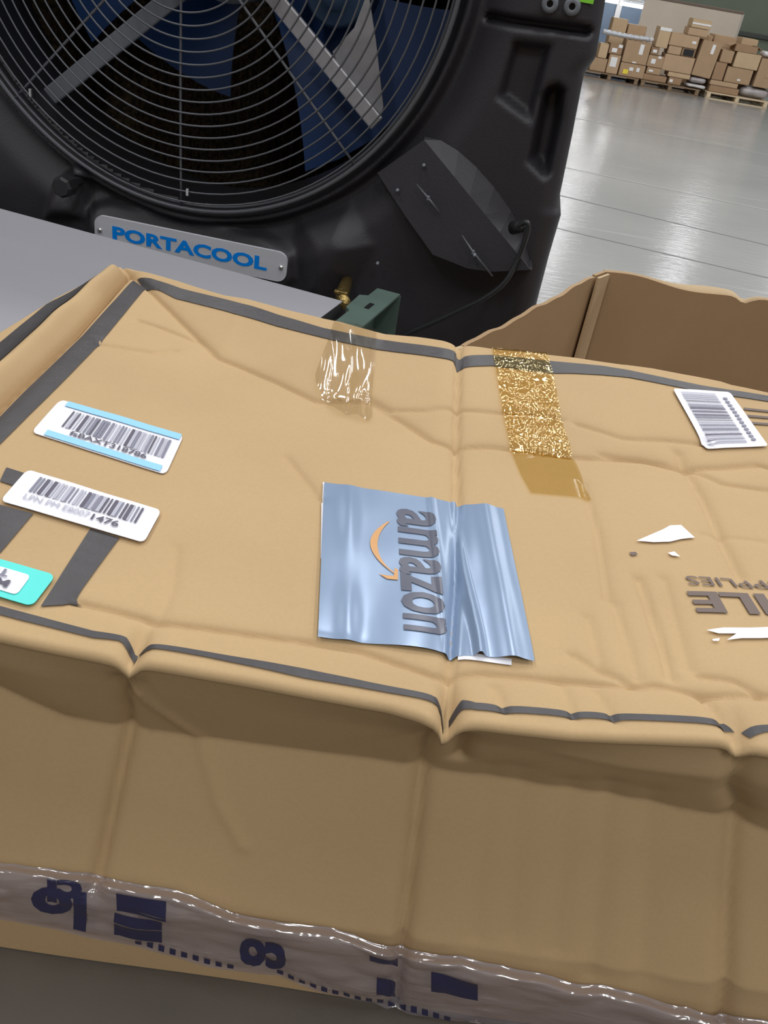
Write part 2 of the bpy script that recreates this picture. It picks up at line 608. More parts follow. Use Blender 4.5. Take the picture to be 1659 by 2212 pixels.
# raised pad carrying the name plate, lower belly and the tank step
pad = px_poly([(192, 452), (235, 440), (560, 510), (632, 545), (636, 600), (600, 640), (200, 545)])
D += 0.022 * (1 - sstep(-0.012, 0.012, sd_polygon(X, Z, pad)))
belly = px_poly([(640, 480), (745, 455), (800, 530), (760, 600), (700, 660), (650, 640)])
D += 0.045 * (1 - sstep(-0.06, 0.02, sd_polygon(X, Z, belly)))
boss = px_poly([(100, 470), (118, 395), (168, 350), (192, 365), (180, 470)])
D += 0.04 * (1 - sstep(-0.025, 0.01, sd_polygon(X, Z, boss)))
D += 0.03 * sstep(0.62, 0.55, Z)
D += 0.04 * (1 - sstep(0.02, 0.05, dist_poly(X, Z, px_poly([(1130, 800), (1290, 40)])) - 0.0)) * 0
fb = MB()
nx_, nz_ = X.shape
XW = X + np.interp(Z, EZ, EXR) * sstep(edge_r - 0.10, edge_r, X)
P = np.stack([XW, -D, Z], -1)
idx = np.arange(nx_ * nz_).reshape(nx_, nz_)
keep = (R[:-1, :-1] > GR + 0.006) | (R[1:, 1:] > GR + 0.006)
q = np.stack([idx[:-1, :-1], idx[1:, :-1], idx[1:, 1:], idx[:-1, 1:]], -1)[keep]
fb.add(P.reshape(-1, 3), q.tolist())
# sides, top, bottom and rear frame of the shell
BD = 0.75
ring = [(XW[i, 0], -D[i, 0], Z0) for i, x in enumerate(xs)] + [(XW[-1, k], -D[-1, k], z) for k, z in enumerate(zs)][1:] \
    + [(XW[nx_ - 1 - i, -1], -D[nx_ - 1 - i, -1], Z1) for i, x in enumerate(xs[::-1])][1:] + [(edge_l, -D[0, nz_ - 1 - k], z) for k, z in enumerate(zs[::-1])][1:-1]
ringb = [(GC[0] + (a - GC[0]) * 0.985, BD, c) for a, b, c in ring]
n_ = len(ring)
fb.add(ring + ringb, [(i, (i + 1) % n_, n_ + (i + 1) % n_, n_ + i) for i in range(n_)])
fb.build('body_shell', M['fanbody'], fan, smooth=True, merge=0.0008)
# cooling pad at the rear
pm = MB()
for k in range(60):
    x0 = edge_l + 0.04 + (edge_r - edge_l - 0.08) * k / 60
    x1 = edge_l + 0.04 + (edge_r - edge_l - 0.08) * (k + 1) / 60
    xm = (x0 + x1) / 2
    for (a, b, ya, yb) in ((x0, xm, 0.60, 0.575), (xm, x1, 0.575, 0.60)):
        pm.add([(a, ya, Z0 + 0.03), (b, yb, Z0 + 0.03), (b, yb, Z1 - 0.03), (a, ya, Z1 - 0.03)], [(0, 1, 2, 3)])
tag(pm.build('cooling_pad', M['pad'], fan), 'dark brown corrugated wet cellulose pad')
# throat
MB().lathe([(GR + 0.03, -0.002), (GR + 0.014, 0.0), (GR + 0.006, 0.03), (GR - 0.012, 0.16), (GR + 0.02, 0.30)], (GC[0], 0.015, GC[1]), 96).build('venturi_ring', M['fandark'], fan, smooth=True)
# grille
gy = -0.012
N_R = 19
step = 0.0232 * GR / 0.54


def dome(r):
    return gy - 0.020 * (1 - (r / GR) ** 2)


for k in range(N_R):
    r = GR - 0.012 - k * step
    if r < 0.08:
        break
    pts = [(GC[0] + r * math.cos(a), dome(r), GC[1] + r * math.sin(a)) for a in np.linspace(0, 2 * math.pi, 97)[:-1]]
    MB().tube(pts, 0.0021, 5, closed=True).build('grille_ring', M['wire'], fan, smooth=True)
for r, y, th in ((GR + 0.004, gy + 0.004, 0.0055), (GR - 0.004, gy + 0.016, 0.004)):
    pts = [(GC[0] + r * math.cos(a), y, GC[1] + r * math.sin(a)) for a in np.linspace(0, 2 * math.pi, 129)[:-1]]
    MB().tube(pts, th, 6, closed=True).build('grille_rim', M['wire'], fan, smooth=True)
for k in range(8):
    a = math.radians(-90 + 45 * k)
    pts = [(GC[0] + r * math.cos(a), dome(r) + 0.004, GC[1] + r * math.sin(a)) for r in np.linspace(0.10, GR, 9)]
    MB().tube(pts, 0.0030, 6).build('grille_spoke', M['wire'], fan, smooth=True)
hubc = np.array([GC[0], 0.0, GC[1]])
MB().lathe([(0.0, -0.034), (0.10, -0.032), (0.115, -0.026), (0.115, -0.02), (0.0, -0.02)], hubc, 48).build('grille_badge', M['greysteel'], fan, smooth=True)
for (xa, ya) in ((405, 415), (66, 200)):
    c_ = fp(xa, ya, 0.02)
    MB().box(c_, (0.006, 0.006, 0.016)).build('grille_clip', M['screw'], fan, bevel=0.001)


def bar(p, q_, w, t_, name, m):
    p, q_ = Vector(p), Vector(q_)
    d = (q_ - p)
    L = d.length
    d.normalize()
    n = Vector((0, 1, 0))
    s_ = d.cross(n).normalized()
    n = s_.cross(d).normalized()
    Mx = Matrix((d, s_, n)).transposed()
    return MB().box((p + q_) / 2, (L, w, t_), M=Mx).build(name, m, fan, bevel=0.004)


AX = fp(505, -113, -0.14)
bar(fp(92, 222, -0.12), AX, 0.040, 0.012, 'motor_strut', M['greysteel'])
bar(fp(815, 268, -0.12), AX, 0.036, 0.012, 'motor_strut', M['galv'])
bar(AX, AX + (AX - fp(92, 222, -0.12)), 0.040, 0.012, 'motor_strut', M['greysteel'])
bar(AX, AX + (AX - fp(815, 268, -0.12)), 0.040, 0.012, 'motor_strut', M['greysteel'])
MB().lathe([(0, 0.05), (0.085, 0.05), (0.10, 0.065), (0.10, 0.20), (0, 0.22)], (AX[0], AX[1] - 0.1, AX[2]), 40).build('fan_hub', M['greysteel'], fan, smooth=True)
mc = fp(722, -18, -0.19)
MB().lathe([(0, 0.0), (0.03, 0.0), (0.035, 0.012), (0.062, 0.014), (0.070, 0.022), (0.070, 0.20), (0, 0.20)], mc, 40).build('drive_motor', M['blue_motor'], fan, smooth=True)
# fan blades at rest
HB = np.array([GC[0] + 0.03, 0.30, AX[2] + 0.02])


def blade(a0, a1, r0, r1, m, twist=0.10):
    g = []
    for i in range(9):
        r = r0 + (r1 - r0) * i / 8
        row = []
        for k in range(7):
            u = k / 6
            sp = (0.62 + 0.38 * i / 8)
            mid = (a0 + a1) / 2
            a = math.radians(mid + (a1 - a0) * (u - 0.5) * sp)
            row.append((HB[0] + r * math.cos(a), HB[1] + twist * (u - 0.5) + 0.02 * math.sin(u * math.pi), HB[2] + r * math.sin(a)))
        g.append(row)
    g = np.array(g)
    mb = MB().grid(g)
    k0 = len(mb.v)
    mb.grid(g[:, ::-1] + np.array([0, 0.004, 0]))
    return mb.build('fan_blade', m, fan, smooth=True, normals=False)


blade(150, 214, 0.08, GR - 0.05, M['blue_blade'])
blade(222, 262, 0.08, 0.34, M['blue_blade'])
blade(292, 352, 0.08, GR - 0.05, M['blue_blade'])
blade(8, 60, 0.08, GR - 0.05, M['blue_blade'])
blade(80, 135, 0.08, GR - 0.05, M['blue_blade'])
# the pale blade edge standing in front of the blue ones
bp_ = [fp(a, b, -0.20) for a, b in ((795, -20), (765, 60), (718, 112), (745, 165), (822, 246), (828, 232), (812, 90))]
mb = MB()
k = len(bp_)
mb.add([tuple(p) for p in bp_] + [(p[0], p[1] + 0.008, p[2]) for p in bp_],
       [tuple(range(k)), tuple(range(2 * k - 1, k - 1, -1))] + [(i, (i + 1) % k, k + (i + 1) % k, k + i) for i in range(k)])
mb.build('belt_guard', M['galv'], fan)

# name plate with lettering
tl, tr_, br_ = fp(203, 463, 0.026), fp(604, 548, 0.026), fp(617, 606, 0.026)
pcx, pcz = (tl[0] + br_[0]) / 2, (tl[2] + br_[2]) / 2 - 0.003
pw, ph = br_[0] - tl[0], 0.068


def rrect(w, h, r, n=6):
    out = []
    for cx, cy, a0 in ((w / 2 - r, h / 2 - r, 0), (-w / 2 + r, h / 2 - r, 90), (-w / 2 + r, -h / 2 + r, 180), (w / 2 - r, -h / 2 + r, 270)):
        for k in range(n + 1):
            a = math.radians(a0 + 90 * k / n)
            out.append((cx + r * math.cos(a), cy + r * math.sin(a)))
    return out


rp = rrect(pw, ph, 0.022)
k = len(rp)
np_ = MB().add([(pcx + a, -0.026, pcz + b) for a, b in rp] + [(pcx + a, -0.018, pcz + b) for a, b in rp],
               [tuple(range(k)), tuple(range(2 * k - 1, k - 1, -1))] + [(i, (i + 1) % k, k + (i + 1) % k, k + i) for i in range(k)]
               ).build('name_plate', M['plate'], fan)
tag(np_, 'silver rounded name plate')
tv, tf = text_mesh('PORTACOOL', 0.04)
t0, t1 = fp(243, 500, 0.026)[0], fp(577, 570, 0.026)[0]
th_ = 0.031
MB().add([(t0 + a * (t1 - t0), -0.0268, pcz - th_ / 2 + b * th_ + 0.001) for a, b in tv], tf).build('plate_lettering', M['plate_text'], np_, normals=False)
for sx in (-1, 1):
    MB().lathe([(0, -0.004), (0.004, -0.0035), (0.006, 0), (0.006, 0.004)], (pcx + sx * (pw / 2 - 0.013), -0.0265, pcz), 14).build('plate_screw', M['screw'], np_, smooth=True)

# corner housing (wedge) with the cord outlet
base = [fp(a, b, 0.0) for a, b in ((918, 295), (952, 303), (990, 326), (1030, 362), (1068, 405), (1104, 455), (1130, 510), (1150, 582))]
ra, rb = fp(916, 302, 0.012), fp(1146, 583, 0.115)
ridge = [ra + (rb - ra) * t for t in np.linspace(0, 1, len(base))]
low = [fp(1060, 585, 0.10), fp(1010, 580, 0.085), fp(935, 550, 0.05), fp(870, 455, 0.02), fp(812, 372, 0.004)]
_pl = np.linalg.solve(A2([[p[0], p[2], 1] for p in (ra, rb, fp(815, 374, 0.004))]), A2([p[1] for p in (ra, rb, fp(815, 374, 0.004))]))
low = []
for a, b in ((1062, 587), (1010, 580), (935, 550), (872, 462), (815, 374)):
    p_ = fp(a, b, 0.05)
    for _ in range(8):
        p_ = fp(a, b, -(_pl[0] * p_[0] + _pl[1] * p_[2] + _pl[2]))
    low.append(p_)
front_ = ridge + low
mb = MB()
mb.grid(np.array([ridge, base]))
cpt = (ridge[3] + low[2]) / 2
k = len(front_)
mb.add([cpt] + front_, [(0, i + 1, (i + 1) % k + 1) for i in range(k)])
low2 = [rb] + low
mb.grid(np.array([low2, [(p[0], 0.02, p[2] - 0.012) for p in low2]]))
mb.add([rb, base[-1], (rb[0], 0.02, rb[2] - 0.012)], [(0, 1, 2)])
mb.build('corner_housing', M['fanbody'], fan, merge=0.0004)
cp = fp(1108, 492, 0.085)
ho = MB().tube([cp, cp + np.array([0.012, -0.012, 0.006]), cp + np.array([0.024, -0.02, 0.008])], [0.014, 0.012, 0.008], 10).build('cord_gland', M['fandark'], fan, smooth=True)
cpts = [(1120, 488, .105), (1136, 480, .11), (1141, 492, .11), (1134, 520, .11), (1118, 560, .11), (1090, 610, .12), (1045, 645, .12), (990, 672, .11), (930, 700, .10), (880, 722, .09), (820, 760, .08), (780, 840, .06)]
ctrl = [Vector(fp(a, b, c)) for a, b, c in cpts]


def catmull(P_, n=8):
    out = []
    for i in range(len(P_) - 1):
        p0, p1, p2, p3 = P_[max(i - 1, 0)], P_[i], P_[i + 1], P_[min(i + 2, len(P_) - 1)]
        for k in range(n):
            t = k / n
            out.append(0.5 * ((2 * p1) + (p2 - p0) * t + (2 * p0 - 5 * p1 + 4 * p2 - p3) * t * t + (3 * p1 - p0 - 3 * p2 + p3) * t ** 3))
    out.append(P_[-1])
    return out


MB().tube(catmull(ctrl), 0.0052, 8).build('power_cord', M['cord'], fan, smooth=True)
for a, b, c in (((900, 398, .032), (925, 428, .045), (948, 458, .05)), ((998, 508, .075), (1022, 545, .088), (1064, 597, .098))):
    pts = [Vector(fp(*k_[:2], k_[2] + 0.012)) for k_ in (a, b, c)]
    h = MB().tube(pts, [0.0014, 0.0028, 0.0022], 6).build('latch', M['wire'], fan, smooth=True)
    MB().box(pts[1], (0.006, 0.006, 0.010)).build('latch_plate', M['greysteel'], h, bevel=0.002)
for (a, b, c) in ((915, 358, .02), (858, 412, .02), (815, 570, .03), (1025, 552, .10)):
    p_ = fp(a, b, c + .012)
    MB().lathe([(0, -0.003), (0.003, -0.002), (0.004, 0.006)], p_, 12).build('rivet', M['greysteel'], fan, smooth=True)
kn = fp(145, 400, 0.06)
MB().lathe([(0, -0.03), (0.018, -0.03), (0.023, -0.024), (0.024, 0.005), (0.014, 0.01), (0.014, 0.05)], kn, 8).build('clamp_knob', M['fandark'], fan)
dv = fp(738, 640, 0.10)
dvb = MB().tube([dv + np.array([-0.01, 0.10, 0.006]), dv, dv + np.array([0.018, -0.03, -0.006])], [0.013, 0.015, 0.012], 10).build('drain_valve', M['brass'], fan, smooth=True)
MB().box(dv + np.array([0.0, -0.01, 0.012]), (0.03, 0.012, 0.008)).build('valve_lever', M['brass'], dvb, bevel=0.002)
g0, g1 = fp(1238, -40, 0.0), fp(1281, 9, 0.0)
MB().box(((g0[0] + g1[0]) / 2, -0.002, (g0[2] + g1[2]) / 2), (g1[0] - g0[0], 0.0015, abs(g0[2] - g1[2]))).build('lime_sticker', M['lime'], fan)
for (a, b) in ((1188, 8), (1236, 14)):
    p_ = fp(a, b, 0.008)
    MB().lathe([(0.006, -0.003), (0.012, -0.005), (0.016, 0.0), (0.016, 0.01)], p_, 14).build('cable_ring', M['greysteel'], fan, smooth=True)
for sx in (edge_l + 0.15, edge_r - 0.15):
    for yy in (0.10, 0.62):
        c_ = MB()
        pts = [(sx - 0.02, yy, 0.07), (sx + 0.02, yy, 0.07)]
        c_.tube(pts, 0.07, 20)
        c_.box((sx, yy, 0.125), (0.06, 0.09, 0.04))
        c_.build('caster', M['fandark'], fan)

# ================================================================== CONVEYORS
ZB = 0.90
ce = A2(atz(*A2([740, 650]), ZB))
cl_ = A2(atz(*A2([0, 450]), ZB))
ex = (ce - cl_)
ang = math.atan2(ex[1], ex[0])
AW, AL = 0.70, 2.6
conv = tag(empty('belt_conveyor', (ce[0], ce[1], 0), ang),
           'light grey belt conveyor with green end channel in front of the fan', 'conveyor')
MB().box((-AL / 2, -AW / 2, ZB - 0.0015), (AL, AW, 0.003)).build('belt', M['belt'], conv, bevel=0.001)
MB().box((-AL / 2 - 0.05, -AW / 2, ZB - 0.024), (AL - 0.1, AW - 0.02, 0.04)).build('slider_bed', M['greysteel'], conv)
MB().tube([(-0.022, -AW - 0.01, ZB - 0.024), (-0.022, 0.005, ZB - 0.024)], 0.019, 20).build('end_roller', M['chrome'], conv, smooth=True)
MB().box((-AL / 2 - 0.05, 0.0 - 0.02, ZB - 0.10), (AL - 0.1, 0.03, 0.09)).build('side_rail', M['green'], conv, bevel=0.003)
MB().box((-AL / 2 - 0.05, -AW + 0.02, ZB - 0.10), (AL - 0.1, 0.03, 0.09)).build('side_rail', M['green'], conv, bevel=0.003)
for lx in (-0.25, -AL + 0.2):
    for ly in (-AW + 0.06, -0.06):
        lg = MB().box((lx, ly, (ZB - 0.145) / 2 + 0.004), (0.045, 0.045, ZB - 0.153)).build('leg', M['green'], conv, bevel=0.003)
        MB().box((lx, ly, 0.004), (0.10, 0.10, 0.008)).build('foot_plate', M['green'], lg)
# green end channel: open C section standing beyond the belt end
gch = MB()
gx0, gx1 = 0.030, 0.082
gy0, gy1 = -0.55, 0.125
gt = 0.004
gh = 0.10
gch.box(((gx0 + gx1) / 2, (gy0 + gy1) / 2, ZB - gt / 2), (gx1 - gx0, gy1 - gy0, gt))
gch.box((gx0 + gt / 2, (gy0 + gy1) / 2, ZB - gh / 2 - gt / 2), (gt, gy1 - gy0, gh - 2 * gt))
gch.box(((gx0 + gx1) / 2, (gy0 + gy1) / 2, ZB - gh + gt / 2), (gx1 - gx0, gy1 - gy0, gt))
ch = gch.build('end_channel', M['green'], conv)
MB().box(((gx0 + gx1) / 2 + 0.002, gy1 - gt / 2, ZB - gh / 2), (gx1 - gx0, gt, gh - 2 * gt)).build('channel_cap', M['green'], ch)
MB().prism([(gx0 - 0.018, gy1 - 0.06), (gx0, gy1 - 0.05), (gx0, gy1 - 0.16), (gx0 - 0.014, gy1 - 0.145)], ZB - 0.02, ZB - 0.002).build('channel_tab', M['green'], ch)
MB().box((gx0 + 0.024, gy1 - 0.115, ZB + 0.0006), (0.010, 0.034, 0.0012)).build('channel_slot', M['fandark'], ch)
for yy in (gy1 - 0.13, gy1 - 0.18):
    MB().box((gx0 + gt + 0.006, yy, ZB - 0.028), (0.012, 0.016, 0.022)).build('channel_bolt', M['greysteel'], ch, bevel=0.003)

cb = tag(empty('brown_belt_conveyor', (0.0, 0.0, 0)), 'dark brown belt conveyor under the big taped box', 'conveyor')
BX0, BX1, BY0, BY1 = -1.5, 1.3, -0.12, 0.905
tp = MB()
n = 14
for k in range(n):
    pass
MB().box(((BX0 + BX1) / 2, (BY0 + BY1) / 2, ZB - 0.004), (BX1 - BX0, BY1 - BY0, 0.008)).build('belt', M['brownbelt'], cb, bevel=0.002)
MB().box(((BX0 + BX1) / 2, (BY0 + BY1) / 2, ZB - 0.018), (BX1 - BX0 - 0.02, BY1 - BY0 - 0.02, 0.02)).build('slider_bed', M['greysteel'], cb)
for yy in (BY0 + 0.03, BY1 - 0.03):
    MB().box(((BX0 + BX1) / 2, yy, ZB - 0.075), (BX1 - BX0 - 0.02, 0.03, 0.094)).build('side_rail', M['green'], cb, bevel=0.003)
for xx in (BX0 + 0.2, BX1 - 0.2):
    for yy in (BY0 + 0.07, BY1 - 0.07):
        lg = MB().box((xx, yy, (ZB - 0.028) / 2 + 0.004), (0.045, 0.045, ZB - 0.036)).build('leg', M['green'], cb, bevel=0.003)
        MB().box((xx, yy, 0.004), (0.10, 0.10, 0.008)).build('foot_plate', M['green'], lg)

# ================================================================== THE BIG TAPED BOX
ZT = 1.18
PL = lambda l, z=ZT: A2([atz(*A2(p), z)[:2] for p in l])
curve = PL([(250, 560), (310, 612), (390, 690), (470, 770), (600, 823), (684, 864), (798, 866), (870, 910), (933, 950), (984, 963), (1064, 963),
            (1170, 978), (1258, 988), (1381, 991), (1457, 1009), (1556, 1009), (1640, 1002), (1760, 1040)])
cs = np.argsort(curve[:, 0])
CX, CY = curve[cs, 0], curve[cs, 1]
ridge_l = PL([(244, 588), (187, 636), (127, 690), (0, 812), (-120, 930), (-260, 1080)])
groove_l = PL([(275, 588), (157, 717), (0, 866), (-120, 990), (-230, 1110)])
f5 = PL([(-200, 1260), (167, 1297), (345, 1342), (506, 1363), (683, 1386), (775, 1401), (910, 1445), (944, 1455), (1045, 1449), (1200, 1464), (1367, 1476), (1437, 1476), (1526, 1499), (1659, 1502), (1900, 1510)])


def Dbig(x, y):
    yc = np.interp(x, CX, CY)
    d = 0.15 * np.maximum(y - yc, 0)
    # left shoulder falls away beyond the buckled ridge
    xr = np.interp(y, ridge_l[::-1, 1], ridge_l[::-1, 0])
    d = d - 0.28 * np.maximum(xr - x, 0)
    y5 = np.interp(x, f5[:, 0], f5[:, 1])
    d = d - 0.06 * np.maximum(y5 - y, 0)
    return d


def top_solve(px, py):
    px, py = np.asarray(px, float), np.asarray(py, float)
    z = np.full(px.shape, ZT)
    for _ in range(12):
        p = atz(px, py, z)
        z = 0.5 * z + 0.5 * (ZT + Dbig(p[..., 0], p[..., 1]))
    return p


def TP(l):
    a = A2(l)
    return top_solve(a[:, 0], a[:, 1])[:, :2]


back_px = [(263, 570), (353, 594), (488, 635), (624, 667), (705, 686), (748, 695), (900, 724), (992, 741), (1159, 760), (1300, 777), (1357, 784), (1476, 804), (1556, 820), (1659, 844)]
front_px = [(-180, 1338), (0, 1374), (130, 1402), (253, 1426), (281, 1434), (304, 1431), (506, 1466), (840, 1527), (930, 1553), (979, 1558), (1033, 1563), (1240, 1586), (1598, 1604), (1659, 1624)]
left_px = [(263, 570), (219, 590), (161, 621), (115, 644), (0, 715)]
Bk = TP(back_px)
Fr = TP(front_px)
Lf = TP(left_px)
Bk = np.vstack([Bk, [0.64, Bk[-1, 1] - 0.012]])
Fr = np.vstack([[-0.42, Fr[0, 1]], Fr, [0.62, Fr[-1, 1] + 0.005]])
Lf = np.vstack([Lf, [Lf[-1, 0] - 0.018, 0.5], [Lf[-1, 0] - 0.03, 0.28]])
RX = 0.63


def By(x): return np.interp(x, Bk[:, 0], Bk[:, 1])
def Fy(x): return np.interp(x, Fr[:, 0], Fr[:, 1])
def Lx(y): return np.interp(y, Lf[::-1, 1], Lf[::-1, 0])


# (polyline in the photograph, depth in m, half width in m)
CREASES = [
    (groove_l, 0.0150, 0.0048),
    (TP([(992, 738), (988, 900), (988, 1080), (985, 1250), (970, 1480), (972, 1560)]), 0.0042, 0.0042),
    (curve, 0.0030, 0.0038),
    (TP([(798, 858), (845, 884), (921, 885), (967, 879), (1022, 885), (1148, 894), (1215, 905)]), 0.0024, 0.0032),
    (TP([(1246, 914), (1300, 930), (1345, 945), (1476, 953), (1530, 960)]), 0.0022, 0.0040),
    (TP([(1500, 1012), (1560, 1042), (1659, 1056), (1700, 1060)]), 0.0026, 0.0045),
    (f5[1:], 0.0026, 0.0035),
    (TP([(1237, 1410), (1293, 1439), (1370, 1473)]), 0.0022, 0.0035),
    (TP([(1510, 1456), (1590, 1470), (1642, 1499)]), 0.0022, 0.0035),
    (TP([(1467, 976), (1519, 1072), (1571, 1183), (1600, 1240)]), 0.0030, 0.0075),
    (TP([(1259, 1042), (1293, 1154), (1315, 1291)]), 0.0022, 0.0050),
    (TP([(1382, 1246), (1425, 1370), (1452, 1458)]), 0.0030, 0.0060),
    (TP([(1330, 1302), (1378, 1458)]), 0.0020, 0.0060),
    (TP([(1434, 1246), (1490, 1440)]), 0.0020, 0.0060),
    (TP([(1270, 1330), (1300, 1440)]), 0.0018, 0.0060),
    (TP([(1515, 1150), (1659, 1170)]), 0.0012, 0.0040),
    (TP([(300, 690), (345, 703), (420, 733)]), 0.0024, 0.0032),
    (TP([(215, 742), (330, 760), (380, 755)]), 0.0020, 0.0035),
    (TP([(620, 985), (690, 1075)]), 0.0020, 0.0035),
    (TP([(340, 1342), (372, 1270), (380, 1180)]), 0.0012, 0.0045),
    (TP([(1300, 980), (1440, 1000)]), 0.0018, 0.0040),
    (TP([(1070, 1480), (1090, 1530)]), 0.0018, 0.0045),
    (TP([(1215, 1475), (1240, 1545)]), 0.0016, 0.0045),
    (TP([(1290, 1490), (1330, 1555)]), 0.0016, 0.0045),
    (TP([(1520, 1500), (1598, 1600)]), 0.0026, 0.0060),
]
NOTCH = [(TP([(290, 1405)])[0], 0.0095, 0.0042), (TP([(972, 1545)])[0], 0.0110, 0.0048), (TP([(1602, 1588)])[0], 0.0060, 0.0055)]
ROLL_R = 0.0045


def Dtop(x, y, edges=True):
    d = Dbig(x, y)
    d = d + (0.009 + 0.003 * smooth_noise(x, y, 41, 60)) * np.exp(-(dist_poly(x, y, ridge_l) / 0.010) ** 2)
    for pl, a, w in CREASES:
        a = a * (1.0 if a > 0.01 else 1.35)
        dd_ = dist_poly(x, y, pl)
        d = d - a * (0.9 * np.exp(-dd_ / w) + 0.4 * np.exp(-(dd_ / (0.5 * w)) ** 2))
    for (nx0, ny0), a, w in NOTCH:
        d = d - a * np.exp(-np.abs((x - nx0) / w) ** 1.2) * (1 - sstep(0.0, 0.030, np.abs(y - ny0)))
    d = d + 0.0010 * smooth_noise(x, y, 3, 28) + 0.0004 * smooth_noise(x, y, 5, 90)
    if edges:
        for dd in (y - Fy(x), By(x) - y, x - Lx(y)):
            q_ = np.clip(dd, 0, ROLL_R)
            d = d - (ROLL_R - np.sqrt(np.maximum(ROLL_R ** 2 - (ROLL_R - q_) ** 2, 0)))
    return d


def top_pt(px, py, eps=0.0008):
    p = top_solve(px, py)
    x, y = p[..., 0], p[..., 1]
    return np.stack([x, y, ZT + Dtop(x, y) + eps], -1)


box_base = np.array([0.12, 0.58, ZB])
big = tag(empty('taped_cardboard_box', box_base), 'large dented kraft cardboard box with black tape borders and shipping labels in the foreground', 'box')


def packed(n, lo=0.06):
    t = np.linspace(0, 1, n)
    return 0.5 * t + 0.5 * (0.5 - 0.5 * np.cos(math.pi * t))


ns, ntt = 440, 290
S, T = np.meshgrid(packed(ns), packed(ntt), indexing='ij')
x = Lx(np.full_like(S, 0.6)) + S * (RX - Lx(np.full_like(S, 0.6)))
for _ in range(5):
    y = (1 - T) * By(x) + T * Fy(x)
    x = Lx(y) + S * (RX - Lx(y))
z = ZT + Dtop(x, y)
TOPP = np.stack([x, y, z], -1)

# front wall: buckled inwards along a long horizontal crease
fc_px = A2([(-150, 1440), (0, 1482), (142, 1553), (253, 1568), (506, 1599), (800, 1637), (1007, 1672), (1266, 1711), (1421, 1737), (1577, 1766), (1659, 1795), (1800, 1830)])
FDEPTH = 0.036
FIT = np.polyfit(Fr[1:-1, 0], Fr[1:-1, 1], 1)


def base_front(x, z):
    dz = np.maximum(ZT - ROLL_R - z, 0)
    k = sstep(0.0, 0.035, dz)
    return Fy(x) * (1 - k) + (FIT[0] * x + FIT[1] - 0.020 * dz) * k


fcw = aty(fc_px[:, 0], fc_px[:, 1], np.full(len(fc_px), 0.345))
for _ in range(10):
    fcw = aty(fc_px[:, 0], fc_px[:, 1], base_front(fcw[:, 0], fcw[:, 2]) + FDEPTH)
FCX, FCZ = fcw[:, 0], fcw[:, 2]


def FW(l, Y=0.335):
    a = A2(l)
    p = aty(a[:, 0], a[:, 1], np.full(len(a), Y))
    return p[:, [0, 2]]


FFOLD = [
    (FW([(284, 1437), (268, 1560), (252, 1690), (236, 1840)]), 0.0075, 0.0042),
    (FW([(940, 1550), (915, 1650), (890, 1850), (868, 2010), (860, 2100)]), 0.0080, 0.0045),
    (FW([(1005, 1565), (992, 1665)]), 0.0080, 0.0040),
    (FW([(1598, 1605), (1590, 1740), (1618, 1810), (1580, 1960), (1543, 2180)]), 0.0070, 0.0060),
    (FW([(295, 1478), (365, 1570), (420, 1640), (470, 1740), (530, 1810)]), -0.0018, 0.0035),
    (FW([(1215, 1620), (1350, 1660), (1590, 1690)]), -0.0008, 0.006),
    (FW([(1330, 1740), (1290, 1960), (1270, 2060)]), 0.0030, 0.010),
    (FW([(1240, 1740), (1195, 2010)]), 0.0022, 0.010),
    (FW([(1420, 1760), (1385, 2060)]), 0.0022, 0.011),
    (FW([(1060, 1700), (1020, 1980)]), 0.0020, 0.011),
    (FW([(1130, 1700), (1100, 1980)]), 0.0018, 0.011),
    (FW([(120, 1600), (110, 1830)]), 0.0025, 0.015),
]


def Fin(x, z):
    zc = np.interp(x, FCX, FCZ)
    zt_ = ZT - ROLL_R
    depth = FDEPTH
    a = depth * np.clip((zt_ - z) / np.maximum(zt_ - zc, 0.01), 0, 1)
    b = depth * np.clip((z - 0.975) / np.maximum(zc - 0.975, 0.01), 0, 1) - 0.002 * sstep(0.978, 0.935, z)
    w = 0.010
    d = np.minimum(a, b)
    # round the valley a little
    for pl, am, wd in FFOLD:
        d = d + am * np.exp(-(dist_poly(x, z, pl) / wd) ** 1.4)
    d = d + 0.0012 * smooth_noise(x, z * 0.4, 11, 40) * sstep(0, 0.03, zt_ - z)
    return d


def front_y(x, z):
    # flat face: forget most of the edge's wobble towards the floor
    return base_front(x, z) + Fin(x, z)


edge = TOPP[:, -1]
nq = 130
Q = np.linspace(0, 1, nq)
FX = np.repeat(edge[:, 0][:, None], nq, 1)
FZ = edge[:, 2][:, None] * (1 - Q)[None] + (ZB + 0.001) * Q[None]
FYY = front_y(FX, FZ)
FYY[:, 0] = edge[:, 1]
FRONT = np.stack([FX, FYY, FZ], -1)
bedge = TOPP[:, 0]
BACK = np.stack([np.repeat(bedge[:, 0][:, None], 12, 1), np.repeat(bedge[:, 1][:, None], 12, 1) + 0.004 * np.sin(np.linspace(0, 3.14, 12))[None],
                 bedge[:, 2][:, None] * (1 - np.linspace(0, 1, 12))[None] + (ZB + 0.001) * np.linspace(0, 1, 12)[None]], -1)
ledge = TOPP[0]
qq = np.linspace(0, 1, 24)
LEFT = np.stack([np.repeat(ledge[:, 0][:, None], 24, 1) + 0.012 * np.sin(qq * math.pi)[None] + 0.02 * qq[None], np.repeat(ledge[:, 1][:, None], 24, 1),
                 ledge[:, 2][:, None] * (1 - qq)[None] + (ZB + 0.001) * qq[None]], -1)
redge = TOPP[-1]
RIGHT = np.stack([np.repeat(redge[:, 0][:, None], 6, 1), np.repeat(redge[:, 1][:, None], 6, 1),
                  redge[:, 2][:, None] * (1 - np.linspace(0, 1, 6))[None] + (ZB + 0.001) * np.linspace(0, 1, 6)[None]], -1)
bb = MB().grid(TOPP)
bb.grid(FRONT[:, ::-1])
bb.grid(BACK)
